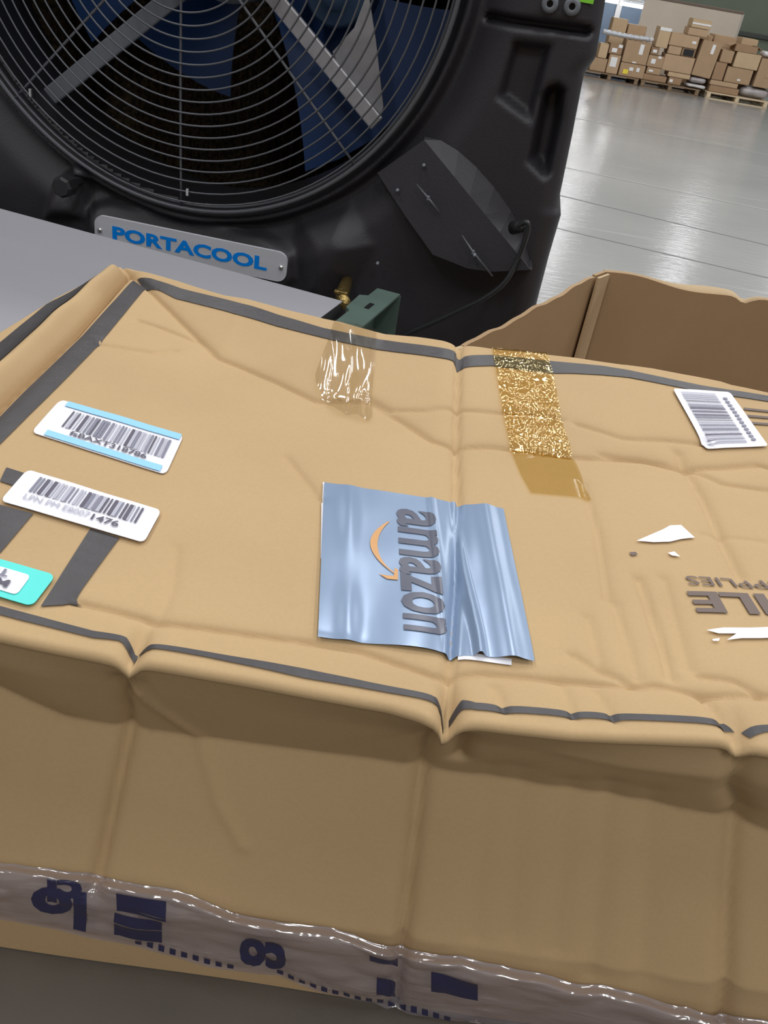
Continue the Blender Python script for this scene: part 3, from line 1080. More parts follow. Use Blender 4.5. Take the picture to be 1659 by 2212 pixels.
bb.grid(LEFT[::-1])
bb.grid(RIGHT)
bb.build('carton', M['kraft'], big, smooth=True, merge=0.0003, off=box_base)


def strip_top(lpts, rpts, m, name, n=60, k=6, eps=0.0009, extra=None, parent=big):
    """a tape strip: two pixel edge lines, laid over the box top"""
    def res(l, n):
        l = A2(l)
        s = np.r_[0, np.cumsum(np.hypot(*np.diff(l, axis=0).T))]
        t = np.linspace(0, s[-1], n)
        return np.stack([np.interp(t, s, l[:, 0]), np.interp(t, s, l[:, 1])], -1)
    a, b = res(lpts, n), res(rpts, n)
    t = np.linspace(0, 1, k)
    G = a[:, None] * (1 - t)[None, :, None] + b[:, None] * t[None, :, None]
    Pt = top_pt(G[..., 0], G[..., 1], eps)
    if extra is not None:
        Pt[..., 2] += extra(G[..., 0], G[..., 1])
    return MB().grid(Pt).build(name, m, parent, smooth=True, off=box_base, normals=False)


def poly_top(pts, m, name, eps=0.001, cuts=6, parent=big):
    a = A2(pts)
    lo, hi = a.min(0), a.max(0)
    V, Fc = cut2d((a - lo) / (hi - lo), [tuple(range(len(a)))], cuts, cuts)
    V = V * (hi - lo) + lo
    Pt = top_pt(V[:, 0], V[:, 1], eps)
    return MB().add(Pt, Fc).build(name, m, parent, smooth=True, off=box_base, normals=False)


BT = M['black_tape']
strip_top([(296, 597), (325, 602), (390, 624), (542, 662), (600, 682), (697, 710), (819, 735), (988, 758)],
          [(315, 619), (345, 628), (380, 646), (488, 673), (600, 707), (697, 731), (811, 756), (982, 779)], BT, 'black_tape', 120, 5)
strip_top([(984, 758), (994, 770), (1064, 769), (1182, 781), (1238, 786), (1300, 791), (1357, 800), (1516, 834), (1659, 856), (1800, 880), (2185, 922)],
          [(980, 779), (992, 794), (1064, 792), (1190, 808), (1238, 808), (1300, 811), (1357, 816), (1516, 847), (1659, 868), (1800, 892), (2190, 936)], BT, 'black_tape', 150, 5)
strip_top([(293, 598), (170, 730), (85, 811), (0, 896), (-340, 1190)], [(316, 621), (212, 747), (128, 836), (0, 962), (-300, 1212)], BT, 'black_tape', 110, 6)
strip_top([(209, 600), (187, 630), (127, 684), (0, 788), (-560, 1205)], [(188, 612), (150, 634), (102, 658), (0, 742), (-610, 1205)], BT, 'black_tape', 110, 6)
strip_top([(-480, 1200), (-150, 1272), (0, 1310), (116, 1343), (202, 1366), (273, 1376), (292, 1394), (298, 1399)], [(-480, 1214), (-150, 1288), (0, 1329), (51, 1343), (202, 1381), (263, 1386), (284, 1405), (290, 1410)], BT, 'black_tape', 100, 4)
strip_top([(300, 1398), (324, 1391), (405, 1404), (658, 1447), (800, 1476), (945, 1502), (971, 1530)], [(300, 1403), (330, 1402), (455, 1424), (658, 1467), (800, 1491), (950, 1516), (970, 1541)], BT, 'black_tape', 160, 4)
strip_top([(971, 1530), (999, 1506), (1028, 1517), (1240, 1535), (1567, 1553), (1592, 1568)], [(973, 1541), (999, 1525), (1033, 1533), (1240, 1548), (1572, 1567), (1594, 1570)], BT, 'black_tape', 160, 4)
strip_top([(1606, 1574), (1625, 1569), (1659, 1569), (2880, 1762)], [(1622, 1590), (1635, 1587), (1659, 1583), (2880, 1782)], BT, 'black_tape', 160, 4)
poly_top([(195, 1145), (258, 1165), (165, 1292), (170, 1300), (178, 1309), (150, 1305), (135, 1309), (88, 1312)], BT, 'black_tape', cuts=10)
poly_top([(0, 1092), (72, 1112), (0, 1196), (-70, 1200)], BT, 'black_tape', cuts=8)
poly_top([(14, 1012), (70, 1030), (40, 1055), (0, 1042)], BT, 'black_tape', cuts=6)


# ---- labels stuck to the top
def bil(c, a, b):
    c = A2(c)
    a = np.asarray(a)[..., None]
    b = np.asarray(b)[..., None]
    return c[0] * (1 - a) * (1 - b) + c[1] * a * (1 - b) + c[2] * a * b + c[3] * (1 - a) * b


def sticker(corners, rx, ry, m, name, eps, nx=24, ny=10, parent=big, bend=None):
    """rounded sheet in the quad TL, TR, BR, BL"""
    rp_ = []
    for cx, cy, a0 in ((1 - rx, 1 - ry, 0), (rx, 1 - ry, 90), (rx, ry, 180), (1 - rx, ry, 270)):
        for k in range(5):
            a = math.radians(a0 + 90 * k / 4)
            rp_.append((cx + rx * math.cos(a), cy + ry * math.sin(a)))
    V, Fc = cut2d(A2(rp_), [tuple(range(len(rp_)))], nx, ny)
    g_ = bil(corners, V[:, 0], V[:, 1])
    if bend: g_ = bend(V, g_)
    Pt = top_pt(g_[:, 0], g_[:, 1], eps)
    # thin sheet with a real edge
    bm = bmesh.new()
    vs = [bm.verts.new(p) for p in Pt - box_base]
    for q_ in Fc:
        bm.faces.new([vs[i] for i in q_][::-1])
    bmesh.ops.recalc_face_normals(bm, faces=bm.faces)
    r_ = bmesh.ops.solidify(bm, geom=bm.faces[:], thickness=0.0004)
    me = bpy.data.meshes.new(name)
    bm.to_mesh(me)
    bm.free()
    return link_mesh(name, me, m, parent)


def print_on(corners, V, Fc, m, name, eps, parent, nx=0, ny=0):
    if nx:
        V, Fc = cut2d(V, Fc, nx, ny)
    g_ = bil(corners, V[:, 0], V[:, 1])
    Pt = top_pt(g_[:, 0], g_[:, 1], eps)
    return MB().add(Pt, Fc).build(name, m, parent, off=box_base, normals=False)


def bars(rects):
    V, Fc = [], []
    for (a0, b0, a1, b1) in rects:
        k = len(V)
        V += [(a0, b0), (a1, b0), (a1, b1), (a0, b1)]
        Fc.append((k, k + 1, k + 2, k + 3))
    return A2(V), Fc


def barcode(a0, a1, b0, b1, seed, n, vertical=True, wmin=0.35, wmax=1.0):
    """bars in three ink tones, as the blurred print shows"""
    r = random.Random(seed)
    out = {'ink': [], 'ink_mid': [], 'ink_pale': []}
    for k in range(n):
        s = (a1 - a0) / n if vertical else (b1 - b0) / n
        w = s * r.uniform(wmin, wmax)
        key = r.choice(['ink', 'ink_mid', 'ink_mid', 'ink_pale', 'ink_pale'])
        if vertical:
            out[key].append((a0 + k * s, b0, a0 + k * s + w, b1))
        else:
            out[key].append((a0, b0 + k * s, a1, b0 + k * s + w))
    return out


def put_barcode(c, args, eps, parent, cut):
    for key, rc in barcode(*args).items():
        if rc:
            V, Fc = bars(rc)
            tag(print_on(c, V, Fc, M[key], 'barcode', eps, parent, *cut), kind='stuff')


E1, E2 = 0.0014, 0.0022
# sky-blue banded label
c = [(131, 868), (397, 944), (358, 1030), (68, 938)]
s1 = tag(sticker(c, 0.035, 0.13, M['paper'], 'blue_banded_label', E1), 'white barcode label with light blue bands')
for b0, b1, a0, a1 in ((0.0, 0.15, 0.06, 1.0), (0.83, 0.985, 0.08, 0.97)):
    V, Fc = bars([(a0 + 0.01, b0 + 0.01, a1 - 0.015, b1)])
    print_on(c, V, Fc, M['sky_band'], 'colour_band', E2, s1, 20, 2)
put_barcode(c, (0.155, 0.94, 0.22, 0.66, 4, 30), E2, s1, (3, 3))
tv, tf = text_mesh('fsBAXT318786', 0.02)
print_on(c, np.c_[0.24 + tv[:, 0] * 0.58, 0.81 - tv[:, 1] * 0.12], tf, M['ink'], 'label_lettering', E2 + 0.0002, s1, 12, 1)
# white barcode label below it
c = [(60, 1021), (349, 1110), (311, 1180), (1, 1088)]
s2 = tag(sticker(c, 0.035, 0.15, M['paper'], 'barcode_label', E1 + 0.0012), 'white barcode label ending in 1476')
put_barcode(c, (0.12, 0.90, 0.12, 0.57, 9, 28), E2 + 0.0012, s2, (3, 3))
tv, tf = text_mesh('LPN PM E8007', 0.0)
print_on(c, np.c_[0.12 + tv[:, 0] * 0.46, 0.80 - tv[:, 1] * 0.15], tf, M['ink_pale'], 'label_lettering', E2 + 0.0014, s2, 10, 1)
tv, tf = text_mesh('1476', 0.02)
print_on(c, np.c_[0.60 + tv[:, 0] * 0.19, 0.83 - tv[:, 1] * 0.17], tf, M['ink'], 'label_lettering', E2 + 0.0014, s2, 4, 1)
# teal label cut by the frame
c = [(-170, 1165), (121, 1248), (70, 1316), (-215, 1228)]
s3 = tag(sticker(c, 0.05, 0.16, M['teal'], 'teal_label', E1 + 0.001), 'teal bordered label at the left edge of the picture')
ci = [bil(c, 0.10, 0.22), bil(c, 0.855, 0.22), bil(c, 0.855, 0.84), bil(c, 0.10, 0.84)]
s3b = sticker(ci, 0.04, 0.2, M['paper'], 'label_window', E1 + 0.0016, parent=s3)
for txt, aa, w_, b1, h_ in (('TEX', 0.80, 0.34, 0.10, 0.33), ('MSN', 0.86, 0.40, 0.52, 0.36)):
    tv, tf = text_mesh(txt, 0.03)
    print_on(ci, np.c_[aa - tv[:, 0] * w_ * 0.9 + 0.02, b1 + tv[:, 1] * h_], tf, M['ink_mid'] if txt == 'TEX' else M['ink'], 'label_lettering', E2 + 0.0018, s3, 6, 2)
# barcode label at the far right
c = [(1452, 843), (1575, 851), (1658, 968), (1523, 974)]
s4 = tag(sticker(c, 0.05, 0.05, M['paper'], 'upright_barcode_label', E1 + 0.001), 'white barcode label turned sideways')
put_barcode(c, (0.10, 0.70, 0.06, 0.95, 21, 30, False, 0.3, 0.75), E2 + 0.001, s4, (4, 1))
V, Fc = bars([(0.79, 0.12 + 0.062 * k, 0.86, 0.12 + 0.062 * k + 0.040) for k in range(13)])
print_on(c, V, Fc, M['ink_mid'], 'label_lettering', E2 + 0.001, s4, 1, 1)

# ---- silver mailer label with the logo
c = [(700, 1047), (1086, 1104), (1153, 1434), (686, 1379)]


def ripple(a, b):
    return (0.0042 * np.exp(-((a - 0.735 + 0.015 * np.sin(b * 5)) / 0.020) ** 2) + 0.0022 * np.exp(-((a - 0.90) / 0.05) ** 2)
            + 0.0018 * np.exp(-((a - 0.14) / 0.05) ** 2) * (0.6 + 0.4 * np.sin(b * 9)) + 0.0012 * np.exp(-((a - 0.60) / 0.02) ** 2)
            + 0.0009 * np.sin(a * 13 + 2 * b) * b)


def film_sheet(c, m, name, eps, nx, ny, parent, rip=True, clip=None):
    a, b = np.meshgrid(np.linspace(0, 1, nx), np.linspace(0, 1, ny), indexing='ij')
    g_ = bil(c, a, b)
    Pt = top_pt(g_[..., 0], g_[..., 1], eps)
    if rip: Pt[..., 2] += ripple(a, b)
    return MB().grid(Pt).build(name, m, parent, smooth=True, off=box_base, normals=False)


s5 = tag(film_sheet(c, M['silver_film'], 'silver_mailer_label', 0.0022, 110, 50, big), 'crinkled silver-blue plastic label with a brand logo turned sideways')
film_sheet([(697, 1044), (985, 1087), (985, 1150), (695, 1150)], M['paper'], 'white_backing', 0.0012, 20, 8, s5, False)
film_sheet([(1080, 1125), (1092, 1130), (1099, 1190), (1080, 1170)], M['paper'], 'white_backing', 0.0012, 6, 6, s5, False)
film_sheet([(694, 1090), (704, 1090), (700, 1210), (692, 1210)], M['paper'], 'white_backing', 0.0014, 6, 8, s5, False)
film_sheet([(990, 1408), (1105, 1425), (1105, 1437), (990, 1422)], M['paper'], 'white_backing', 0.0012, 10, 4, s5, False)


def on_film(V, Fc, m, name, nx, ny):
    V, Fc = cut2d(V, Fc, nx, ny)
    g_ = bil(c, V[:, 0], V[:, 1])
    Pt = top_pt(g_[:, 0], g_[:, 1], 0.0028)
    Pt[:, 2] += ripple(V[:, 0], V[:, 1])
    return MB().add(Pt, Fc).build(name, m, s5, off=box_base, normals=False)


tv, tf = text_mesh('amazon', 0.022)
on_film(np.c_[0.395 + tv[:, 1] * 0.215, 0.10 + tv[:, 0] * 0.80], tf, M['logo_ink'], 'logo_lettering', 24, 30)
arc = []
arc2 = []
for t in np.linspace(0, 1, 17):
    b = 0.20 + 0.33 * t
    bow = 0.105 * (1 - (2 * t - 1) ** 2)
    arc.append((0.345 - bow + 0.02 * t, b))
    th = 0.034 * math.sin(math.pi * min(1, 0.08 + t)) * 0.95 + 0.006
    arc2.append((0.345 - bow + 0.02 * t + th, b - 0.004))
pa = arc + arc2[::-1]
on_film(A2(pa), [tuple(range(len(pa)))], M['orange'], 'logo_smile', 6, 14)
ar = [(0.290, 0.545), (0.330, 0.572), (0.385, 0.572), (0.388, 0.505), (0.372, 0.495), (0.366, 0.548), (0.330, 0.550)]
on_film(A2(ar), [tuple(range(len(ar)))], M['orange'], 'logo_smile', 3, 3)

# ---- clear and amber packing tape
wr1 = lambda X_, Y_: 0.0034 * np.abs(np.sin(X_ * 0.075 + 0.4 * np.sin(Y_ * 0.03))) * sstep(690, 760, Y_) + 0.0010 * smooth_noise(X_, Y_ * 0.4, 8, 0.14)
tag(strip_top([(722, 694), (705, 750), (680, 815), (682, 838), (700, 872), (728, 898), (762, 906)],
              [(812, 708), (812, 750), (808, 800), (803, 860), (803, 895), (803, 910), (797, 915)], M['clear_tape'], 'clear_tape', 70, 36, 0.002, wr1),
    'crinkled clear packing tape over the back edge')
wr2 = lambda X_, Y_: 0.0030 * np.abs(smooth_noise(X_ * 0.7, Y_ * 1.2, 18, 0.20)) * (1 - sstep(970, 1000, Y_)) + 0.0008 * smooth_noise(X_ * 0.8, Y_, 19, 0.36) * (1 - sstep(970, 1000, Y_))
tag(strip_top([(1062, 754), (1073, 821), (1090, 919), (1106, 984)], [(1181, 763), (1196, 821), (1214, 919), (1236, 985)], M['amber_tape'], 'amber_tape', 80, 44, 0.0016, wr2),
    'amber packing tape with bubbled shine over the back edge')
tag(strip_top([(1106, 984), (1125, 1030), (1146, 1067)], [(1236, 985), (1256, 1030), (1278, 1078)], M['amber_flat'], 'amber_tape', 40, 24, 0.0014), 'smooth amber tape end')

# ---- torn paper, specks and box print
poly_top([(1373, 1172), (1400, 1160), (1432, 1146), (1446, 1138), (1470, 1137), (1500, 1164), (1470, 1168), (1446, 1174), (1410, 1175)], M['torn'], 'torn_paper', 0.0016, 8)
poly_top([(1523, 1366), (1560, 1361), (1620, 1361), (1720, 1358), (1720, 1382), (1640, 1384), (1600, 1384), (1567, 1388), (1588, 1374), (1550, 1374)], M['torn'], 'torn_paper', 0.0016, 10)
poly_top([(1441, 1198), (1455, 1195), (1468, 1206), (1450, 1204)], M['torn'], 'torn_paper', 0.0016, 3)
poly_top([(1536, 1386), (1552, 1384), (1550, 1390), (1538, 1390)], M['torn'], 'torn_paper', 0.0016, 2)
poly_top([(1358, 1196), (1372, 1195), (1377, 1200), (1364, 1203)], M['box_print'], 'dirt_speck', 0.0012, 2)
cP = [(1478, 1246), (1720, 1258), (1745, 1278), (1486, 1265)]
tv, tf = text_mesh('SUPPLIES', 0.004)
print_on(cP, np.c_[1 - tv[:, 0], tv[:, 1]], tf, M['box_print'], 'box_print', 0.0012, big, 16, 2)
cP = [(1482, 1279), (1648, 1285), (1678, 1332), (1504, 1325)]
tv, tf = text_mesh('ILE', 0.035)
print_on(cP, np.c_[1 - tv[:, 0], tv[:, 1]], tf, M['box_print'], 'box_print', 0.0012, big, 12, 4)
cP = [(1604, 880), (1700, 890), (1740, 930), (1625, 925)]
V, Fc = bars([(0.0, 0.05 + 0.34 * k, 1.0, 0.16 + 0.34 * k) for k in range(3)])
print_on(cP, V, Fc, M['box_print'], 'box_print', 0.0012, big, 10, 2)

# ---- printed clear tape along the lower front edge
up = A2([(-540, 1780), (-140, 1836), (0, 1856), (198, 1881), (380, 1913), (506, 1957), (600, 1975), (700, 1994), (919, 2042), (1174, 2093), (1493, 2164), (1659, 2196), (1800, 2225), (2620, 2372)])
lo_ = A2([(-540, 1888), (-140, 1950), (0, 1977), (211, 2020), (485, 2079), (600, 2101), (700, 2134), (919, 2190), (1100, 2228), (1493, 2310), (1659, 2345), (1800, 2375), (2620, 2440)])


def resamp(l, n, xa=None):
    s = np.linspace(-525, 2590, n)
    return np.stack([s, np.interp(s, l[:, 0], l[:, 1])], -1)


nT, kT = 390, 34
U_, L_ = resamp(up, nT), resamp(lo_, nT)
t = np.linspace(0, 1, kT)
G = U_[:, None] * (1 - t)[None, :, None] + L_[:, None] * t[None, :, None]


def tape_pt(gx, gy_, tt, eps=0.0):
    p = aty(gx, gy_, np.full(np.shape(gx), 0.312))
    y_ = np.full(np.shape(gx), 0.312)
    tq = np.clip(tt, 0, 1)
    prof_ = 0.0075 * sstep(0.0, 0.17, tq) - 0.0045 * sstep(0.25, 1.0, tq)
    for _ in range(24):
        y_ = 0.55 * y_ + 0.45 * (front_y(p[..., 0], np.maximum(p[..., 2], ZB)) - prof_)
        p = aty(gx, gy_, y_)
    w_ = 0.0030 * np.abs(smooth_noise(p[..., 0] * 0.6, p[..., 2] * 1.6, 31, 160)) + 0.0048 * np.abs(smooth_noise(p[..., 0] * 0.5, p[..., 2] * 1.4, 32, 70))
    p = p.copy()
    p[..., 1] -= 0.0015 + eps + w_
    p[..., 2] = np.maximum(p[..., 2], ZB + 0.002)
    return p


TT = np.repeat(t[None], nT, 0)
tp_ = tag(MB().grid(tape_pt(G[..., 0], G[..., 1], TT)).build('printed_tape', M['wrap'], big, smooth=True, off=box_base, normals=False),
          'shiny crinkled clear tape with navy print along the bottom edge')


def on_tape(V, Fc, name, nx=8, ny=8):
    V, Fc = cut2d(V, Fc, nx, ny)
    gx = V[:, 0]
    u_ = np.interp(gx, up[:, 0], up[:, 1])
    l_ = np.interp(gx, lo_[:, 0], lo_[:, 1])
    p = tape_pt(gx, u_ + (l_ - u_) * V[:, 1], V[:, 1], 0.0004)
    return MB().add(p, Fc).build(name, M['blue_ink'], tp_, off=box_base, normals=False)


def glyph(txt, x0, x1, b0, b1, bold=0.03, flip=True, nx=8, ny=6):
    tv, tf = text_mesh(txt, bold)
    a_ = 1 - tv[:, 0] if flip else tv[:, 0]
    b_ = tv[:, 1] if flip else 1 - tv[:, 1]
    on_tape(np.c_[x0 + a_ * (x1 - x0), b0 + b_ * (b1 - b0)], tf, 'tape_print', nx, ny)


glyph('lo', 72, 190, 0.30, 0.90, 0.045)
glyph('cl', 105, 180, 0.12, 0.55, 0.045)
V, Fc = bars([(255, 0.20, 362, 0.50), (250, 0.54, 352, 0.66), (250, 0.68, 352, 0.86)])
on_tape(V, Fc, 'tape_print', 10, 6)
glyph('co', 520, 620, 0.42, 0.88, 0.05)
for rc_ in ((800, 0.22, 860, 0.34), (815, 0.58, 855, 0.80)):
    V, Fc = bars([rc_])
    on_tape(V, Fc, 'tape_print', 6, 4)
V, Fc = bars([(932, 0.32, 1032, 0.58)])
on_tape(V, Fc, 'tape_print', 10, 3)
V, Fc = bars([(295 + 25 * k, 0.885, 295 + 25 * k + 13, 0.955) for k in range(9)] + [(600 + 24 * k, 0.885, 600 + 24 * k + 13, 0.95) for k in range(16)])
tag(on_tape(V, Fc, 'tape_print', 1, 1), kind='stuff')

# ================================================================== OPEN CARDBOARD BIN BEHIND
ZR = 1.05
g_a = atz(*A2([1000, 748]), ZR)
g_b1 = atz(*A2([1284, 594]), ZR)
g_b2 = atz(*A2([1306, 586]), ZR)
g_c = atz(*A2([1659, 652]), ZR)
dirc = (g_c - g_b2) / np.linalg.norm(g_c - g_b2)
foot = [(g_a[0] - 0.02, 1.125), tuple(g_a[:2]), tuple(g_b1[:2]), tuple(g_b2[:2]), tuple((g_b2 + dirc * 0.95)[:2]), ((g_b2 + dirc * 0.95)[0] + 0.02, 1.125)]
gb = np.array([0.6, 1.4, 0.0])
bin_ = tag(empty('open_cardboard_bin', gb), 'tall open brown cardboard bin behind the right end of the taped box', 'box')


def rim_z(x, y, seed):
    return 0.006 * math.sin(x * 23 + seed) + 0.004 * math.sin(x * 61 + y * 40)


def wall_sheet(p, q_, name, thick=0.007, n=36, top=None, lean=0.0, m=M['gaylord']):
    p, q_ = A2(p), A2(q_)
    d = (q_ - p) / np.linalg.norm(q_ - p)
    nrm = np.array([d[1], -d[0]])
    outer, inner = [], []
    zz = np.r_[np.linspace(0.004, 0.8, 6), np.linspace(0.83, 1.0, 9)]
    for i in range(n + 1):
        s = i / n
        xy = p + (q_ - p) * s
        tz = ZR + (top(s) if top else 0)
        bulge = 0.010 * math.sin(s * math.pi)
        ro, ri = [], []
        for k in zz:
            b_ = bulge * math.sin(k * math.pi) + lean * k * 0
            ro.append((xy[0] - nrm[0] * (thick / 2 + b_), xy[1] - nrm[1] * (thick / 2 + b_), k * tz))
            ri.append((xy[0] + nrm[0] * (thick / 2 - b_), xy[1] + nrm[1] * (thick / 2 - b_), k * tz))
        outer.append(ro)
        inner.append(ri)
    o_, i_ = A2(outer), A2(inner)
    mb = MB().grid(o_).grid(i_[::-1]).grid(np.stack([o_[:, -1], i_[:, -1]], 1)).grid(np.stack([o_[:, 0], i_[:, 0]], 1))
    mb.grid(np.stack([o_[0], i_[0]], 0)).grid(np.stack([o_[-1], i_[-1]], 0))
    return mb.build(name, m, bin_, smooth=False, merge=0.0002, off=gb)


def inset0(p, q_, a=0.0, b=0.004):
    p, q_ = A2(p), A2(q_)
    d = (q_ - p) / np.linalg.norm(q_ - p)
    return tuple(p + d * a), tuple(q_ - d * b)


wavy = lambda s: 0.002 * math.sin(s * 17) + 0.0012 * math.sin(s * 41 + 1) - 0.006 * s * (1 - s)


def back_top(s):
    x_ = s * 0.95
    return 0.004 * math.sin(x_ * 30) - 0.010 * math.exp(-((x_ - 0.27) / 0.015) ** 2) - 0.004 * sstep(0.05, 0.25, x_) + 0.008 * sstep(0.27, 0.32, x_)


wall_sheet(foot[1], foot[2], 'side_wall', top=wavy)
wall_sheet(foot[2], foot[3], 'corner_fold', n=4)
def inset(p, q_, a, b):
    p, q_ = A2(p), A2(q_)
    d = (q_ - p) / np.linalg.norm(q_ - p)
    return tuple(p + d * a), tuple(q_ - d * b)


_in = A2([0.006, -0.014])
wall_sheet(*inset(A2(foot[2]) + _in, A2(foot[3]) + _in, -0.001, -0.001), 'corner_strip', n=4, m=M['edge'], thick=0.005)
wall_sheet(foot[3], foot[4], 'back_wall', n=90, top=back_top)
wall_sheet(foot[4], foot[5], 'side_wall', top=wavy)
wall_sheet(foot[5], foot[0], 'front_wall')
wall_sheet(foot[0], foot[1], 'corner_strip', n=4, m=M['edge'])
MB().prism(foot, 0.002, 0.010).build('bin_bottom', M['gaylord'], bin_, off=gb)
for p_, w_ in ((foot[2], 0.004), (foot[3], 0.004)):
    pass
# folded-over flap strip curling behind the back rim
fl = []
for s in np.linspace(0, 0.36, 40):
    xy = A2(foot[3]) + dirc[:2] * s
    h_ = ZR + back_top(s / 0.95)
    cur = 0.020 * math.exp(-((s - 0.20) / 0.07) ** 2) + 0.003
    fl.append([(xy[0], xy[1] + 0.005, h_ - 0.004), (xy[0], xy[1] + 0.005 + cur * 0.5, h_ + cur * 0.35), (xy[0], xy[1] + 0.006 + cur, h_ + cur * 0.2), (xy[0], xy[1] + 0.008 + cur * 1.5, h_ - 0.03)])
MB().grid(A2(fl)).build('rim_flap', M['edge'], bin_, smooth=True, off=gb)

# ================================================================== FAR PILE OF BOXES
PY = 18.75                                 # front faces of the pile
KX = 0.0086 / 3.325                        # metres per zoomed pixel across
KZ = 0.0073 / 3.325
tones = [cardboard('kraft_tone', c_) for c_ in ((0.42, 0.285, 0.175), (0.35, 0.225, 0.135), (0.48, 0.335, 0.21), (0.29, 0.185, 0.11), (0.55, 0.40, 0.25), (0.54, 0.40, 0.25))]
M['white_wrap'] = mat('white_plastic_wrap', (0.62, 0.60, 0.60), 0.3, var=0.1, vscale=9, bump=0.5, bscale=14)
M['grey_wrap'] = mat('grey_plastic_wrap', (0.40, 0.37, 0.37), 0.35, var=0.12, vscale=9, bump=0.5, bscale=14)
M['seal'] = mat('carton_seal_tape', (0.42, 0.29, 0.17), 0.35)
M['white_sticker'] = mat('white_sticker', (0.82, 0.82, 0.82), 0.5)
M['yellow_sticker'] = mat('yellow_sticker', (0.85, 0.70, 0.06), 0.5)


def ground(zx):
    """point on the floor line of the pile under zoomed pixel column zx"""
    px, py = 1160 + zx / 3.325, (562 + (zx - 370) * 0.178) / 3.325
    p = aty(px, py, PY)
    return p[0]


placed = []


def carton(label, x0, x1, z0, h, tone, depth=0.42, dy=0.0, yaw=0.0, marks=(), lean=0.0, opened=False, name='cardboard_box', m=None, cat='box', wrap=False, snap=True):
    """x0/x1: zoomed pixel columns at the floor line, z0/h in zoomed pixels"""
    xa, xb = ground(x0), ground(x1)
    w = xb - xa
    d = depth
    z = z0 * KZ
    hh = h * KZ
    yc = PY + dy + d / 2
    if snap:
        sup = [t_ for (a, b, ya, yb, zt_, t_) in placed_iter() if a < xb - 0.06 and b > xa + 0.06 and ya < yc + d / 2 - 0.05 and yb > yc - d / 2 + 0.05 and t_ <= z + 0.16]
        if sup:
            zn = max(sup) + 0.004
            hh = max(0.05, hh + (z - zn))
            z = zn
    placed.append((xa, xb, yc - d / 2, yc + d / 2, z, z + hh))
    root = tag(empty(name, ((xa + xb) / 2, yc, z), yaw), label, cat, 'cartons in the far pile' if cat == 'box' else None)
    if lean:
        root.rotation_euler[1] = lean
    mm = m or tones[tone]
    if wrap:
        # lumpy wrapped bundle
        nU, nV = 28, 12
        g_ = []
        for i in range(nU + 1):
            row = []
            for k in range(nV):
                a = 2 * math.pi * k / nV
                s = i / nU
                e = (1 - abs(2 * s - 1) ** 6) ** 0.5
                cx_ = (s - 0.5) * w
                sq = 1 / max(abs(math.cos(a)), abs(math.sin(a)))
                q_ = (0.55 + 0.45 * sq) * e * (0.94 + 0.06 * math.sin(7 * s + 3 * k))
                row.append((cx_, math.cos(a) * q_ * d / 2, hh / 2 + math.sin(a) * q_ * hh / 2.1))
            row.append(row[0])
            g_.append(row)
        MB().grid(A2(g_)).build('wrapped_bundle', mm, root, smooth=True, merge=0.0005)
        return root
    th = 0.012
    mb = MB()
    if opened:
        mb.box((0, -d / 2 + th / 2, hh / 2), (w, th, hh)).box((0, d / 2 - th / 2, hh / 2), (w, th, hh))
        mb.box((-w / 2 + th / 2, 0, hh / 2), (th, d - 2 * th, hh)).box((w / 2 - th / 2, 0, hh / 2), (th, d - 2 * th, hh)).box((0, 0, th / 2), (w - 2 * th, d - 2 * th, th))
        mb.build('carton_walls', mm, root)
        for sx in (-1, 1):
            MB().box((sx * (w / 2 + 0.05), 0, hh - 0.02), (0.12, d * 0.9, 0.008), M=Matrix.Rotation(sx * 0.5, 3, 'Y')).build('flap', mm, root)
    else:
        mb.box((0, 0, hh / 2 - 0.003), (w, d, hh - 0.006))
        mb.build('carton_walls', mm, root, bevel=min(0.012, hh * 0.12))
        for sy in (-1, 1):
            MB().box((0, sy * d * 0.25, hh - 0.004), (w * 0.985, d * 0.49, 0.006)).build('flap', mm, root)
        tp2 = MB().box((0, 0, hh + 0.0005), (w * 0.99, 0.05, 0.003))
        tp2.build('seal_tape', M['seal'], root)
    for (u, v, mw, mh, key) in marks:
        MB().box(((u - 0.5) * w, -d / 2 - 0.003, v * hh), (mw * w, 0.004, mh * hh)).build('sticker' if key != 'void' else 'opening_shade', M[{'w': 'white_sticker', 'y': 'yellow_sticker', 't': 'seal', 'void': 'fandark'}[key]], root)  # void mark: dark panel painted for the shaded inside of an open carton
    return root


def placed_iter():
    return placed


def pallet(label, x0, x1, dy, m, depth=1.0):
    xa, xb = ground(x0), ground(x1)
    w = xb - xa
    yc = PY + dy + depth / 2
    root = tag(empty('pallet', ((xa + xb) / 2, yc, 0)), label, 'pallet', 'pallets under the far pile')
    for k in range(6):
        MB().box((0, -depth / 2 + 0.05 + k * (depth - 0.1) / 5, 0.111), (w, 0.09, 0.02)).build('deck_board', m, root)
    for sx in (-0.46, 0, 0.46):
        MB().box((sx * w, 0, 0.060), (0.07, depth, 0.080)).build('stringer', m, root)
    for sy in (-0.45, 0.45):
        MB().box((0, sy * depth, 0.010), (w, 0.09, 0.018)).build('base_board', m, root)
    placed.append((xa, xb, yc - depth / 2, yc + depth / 2, 0, 0.122))


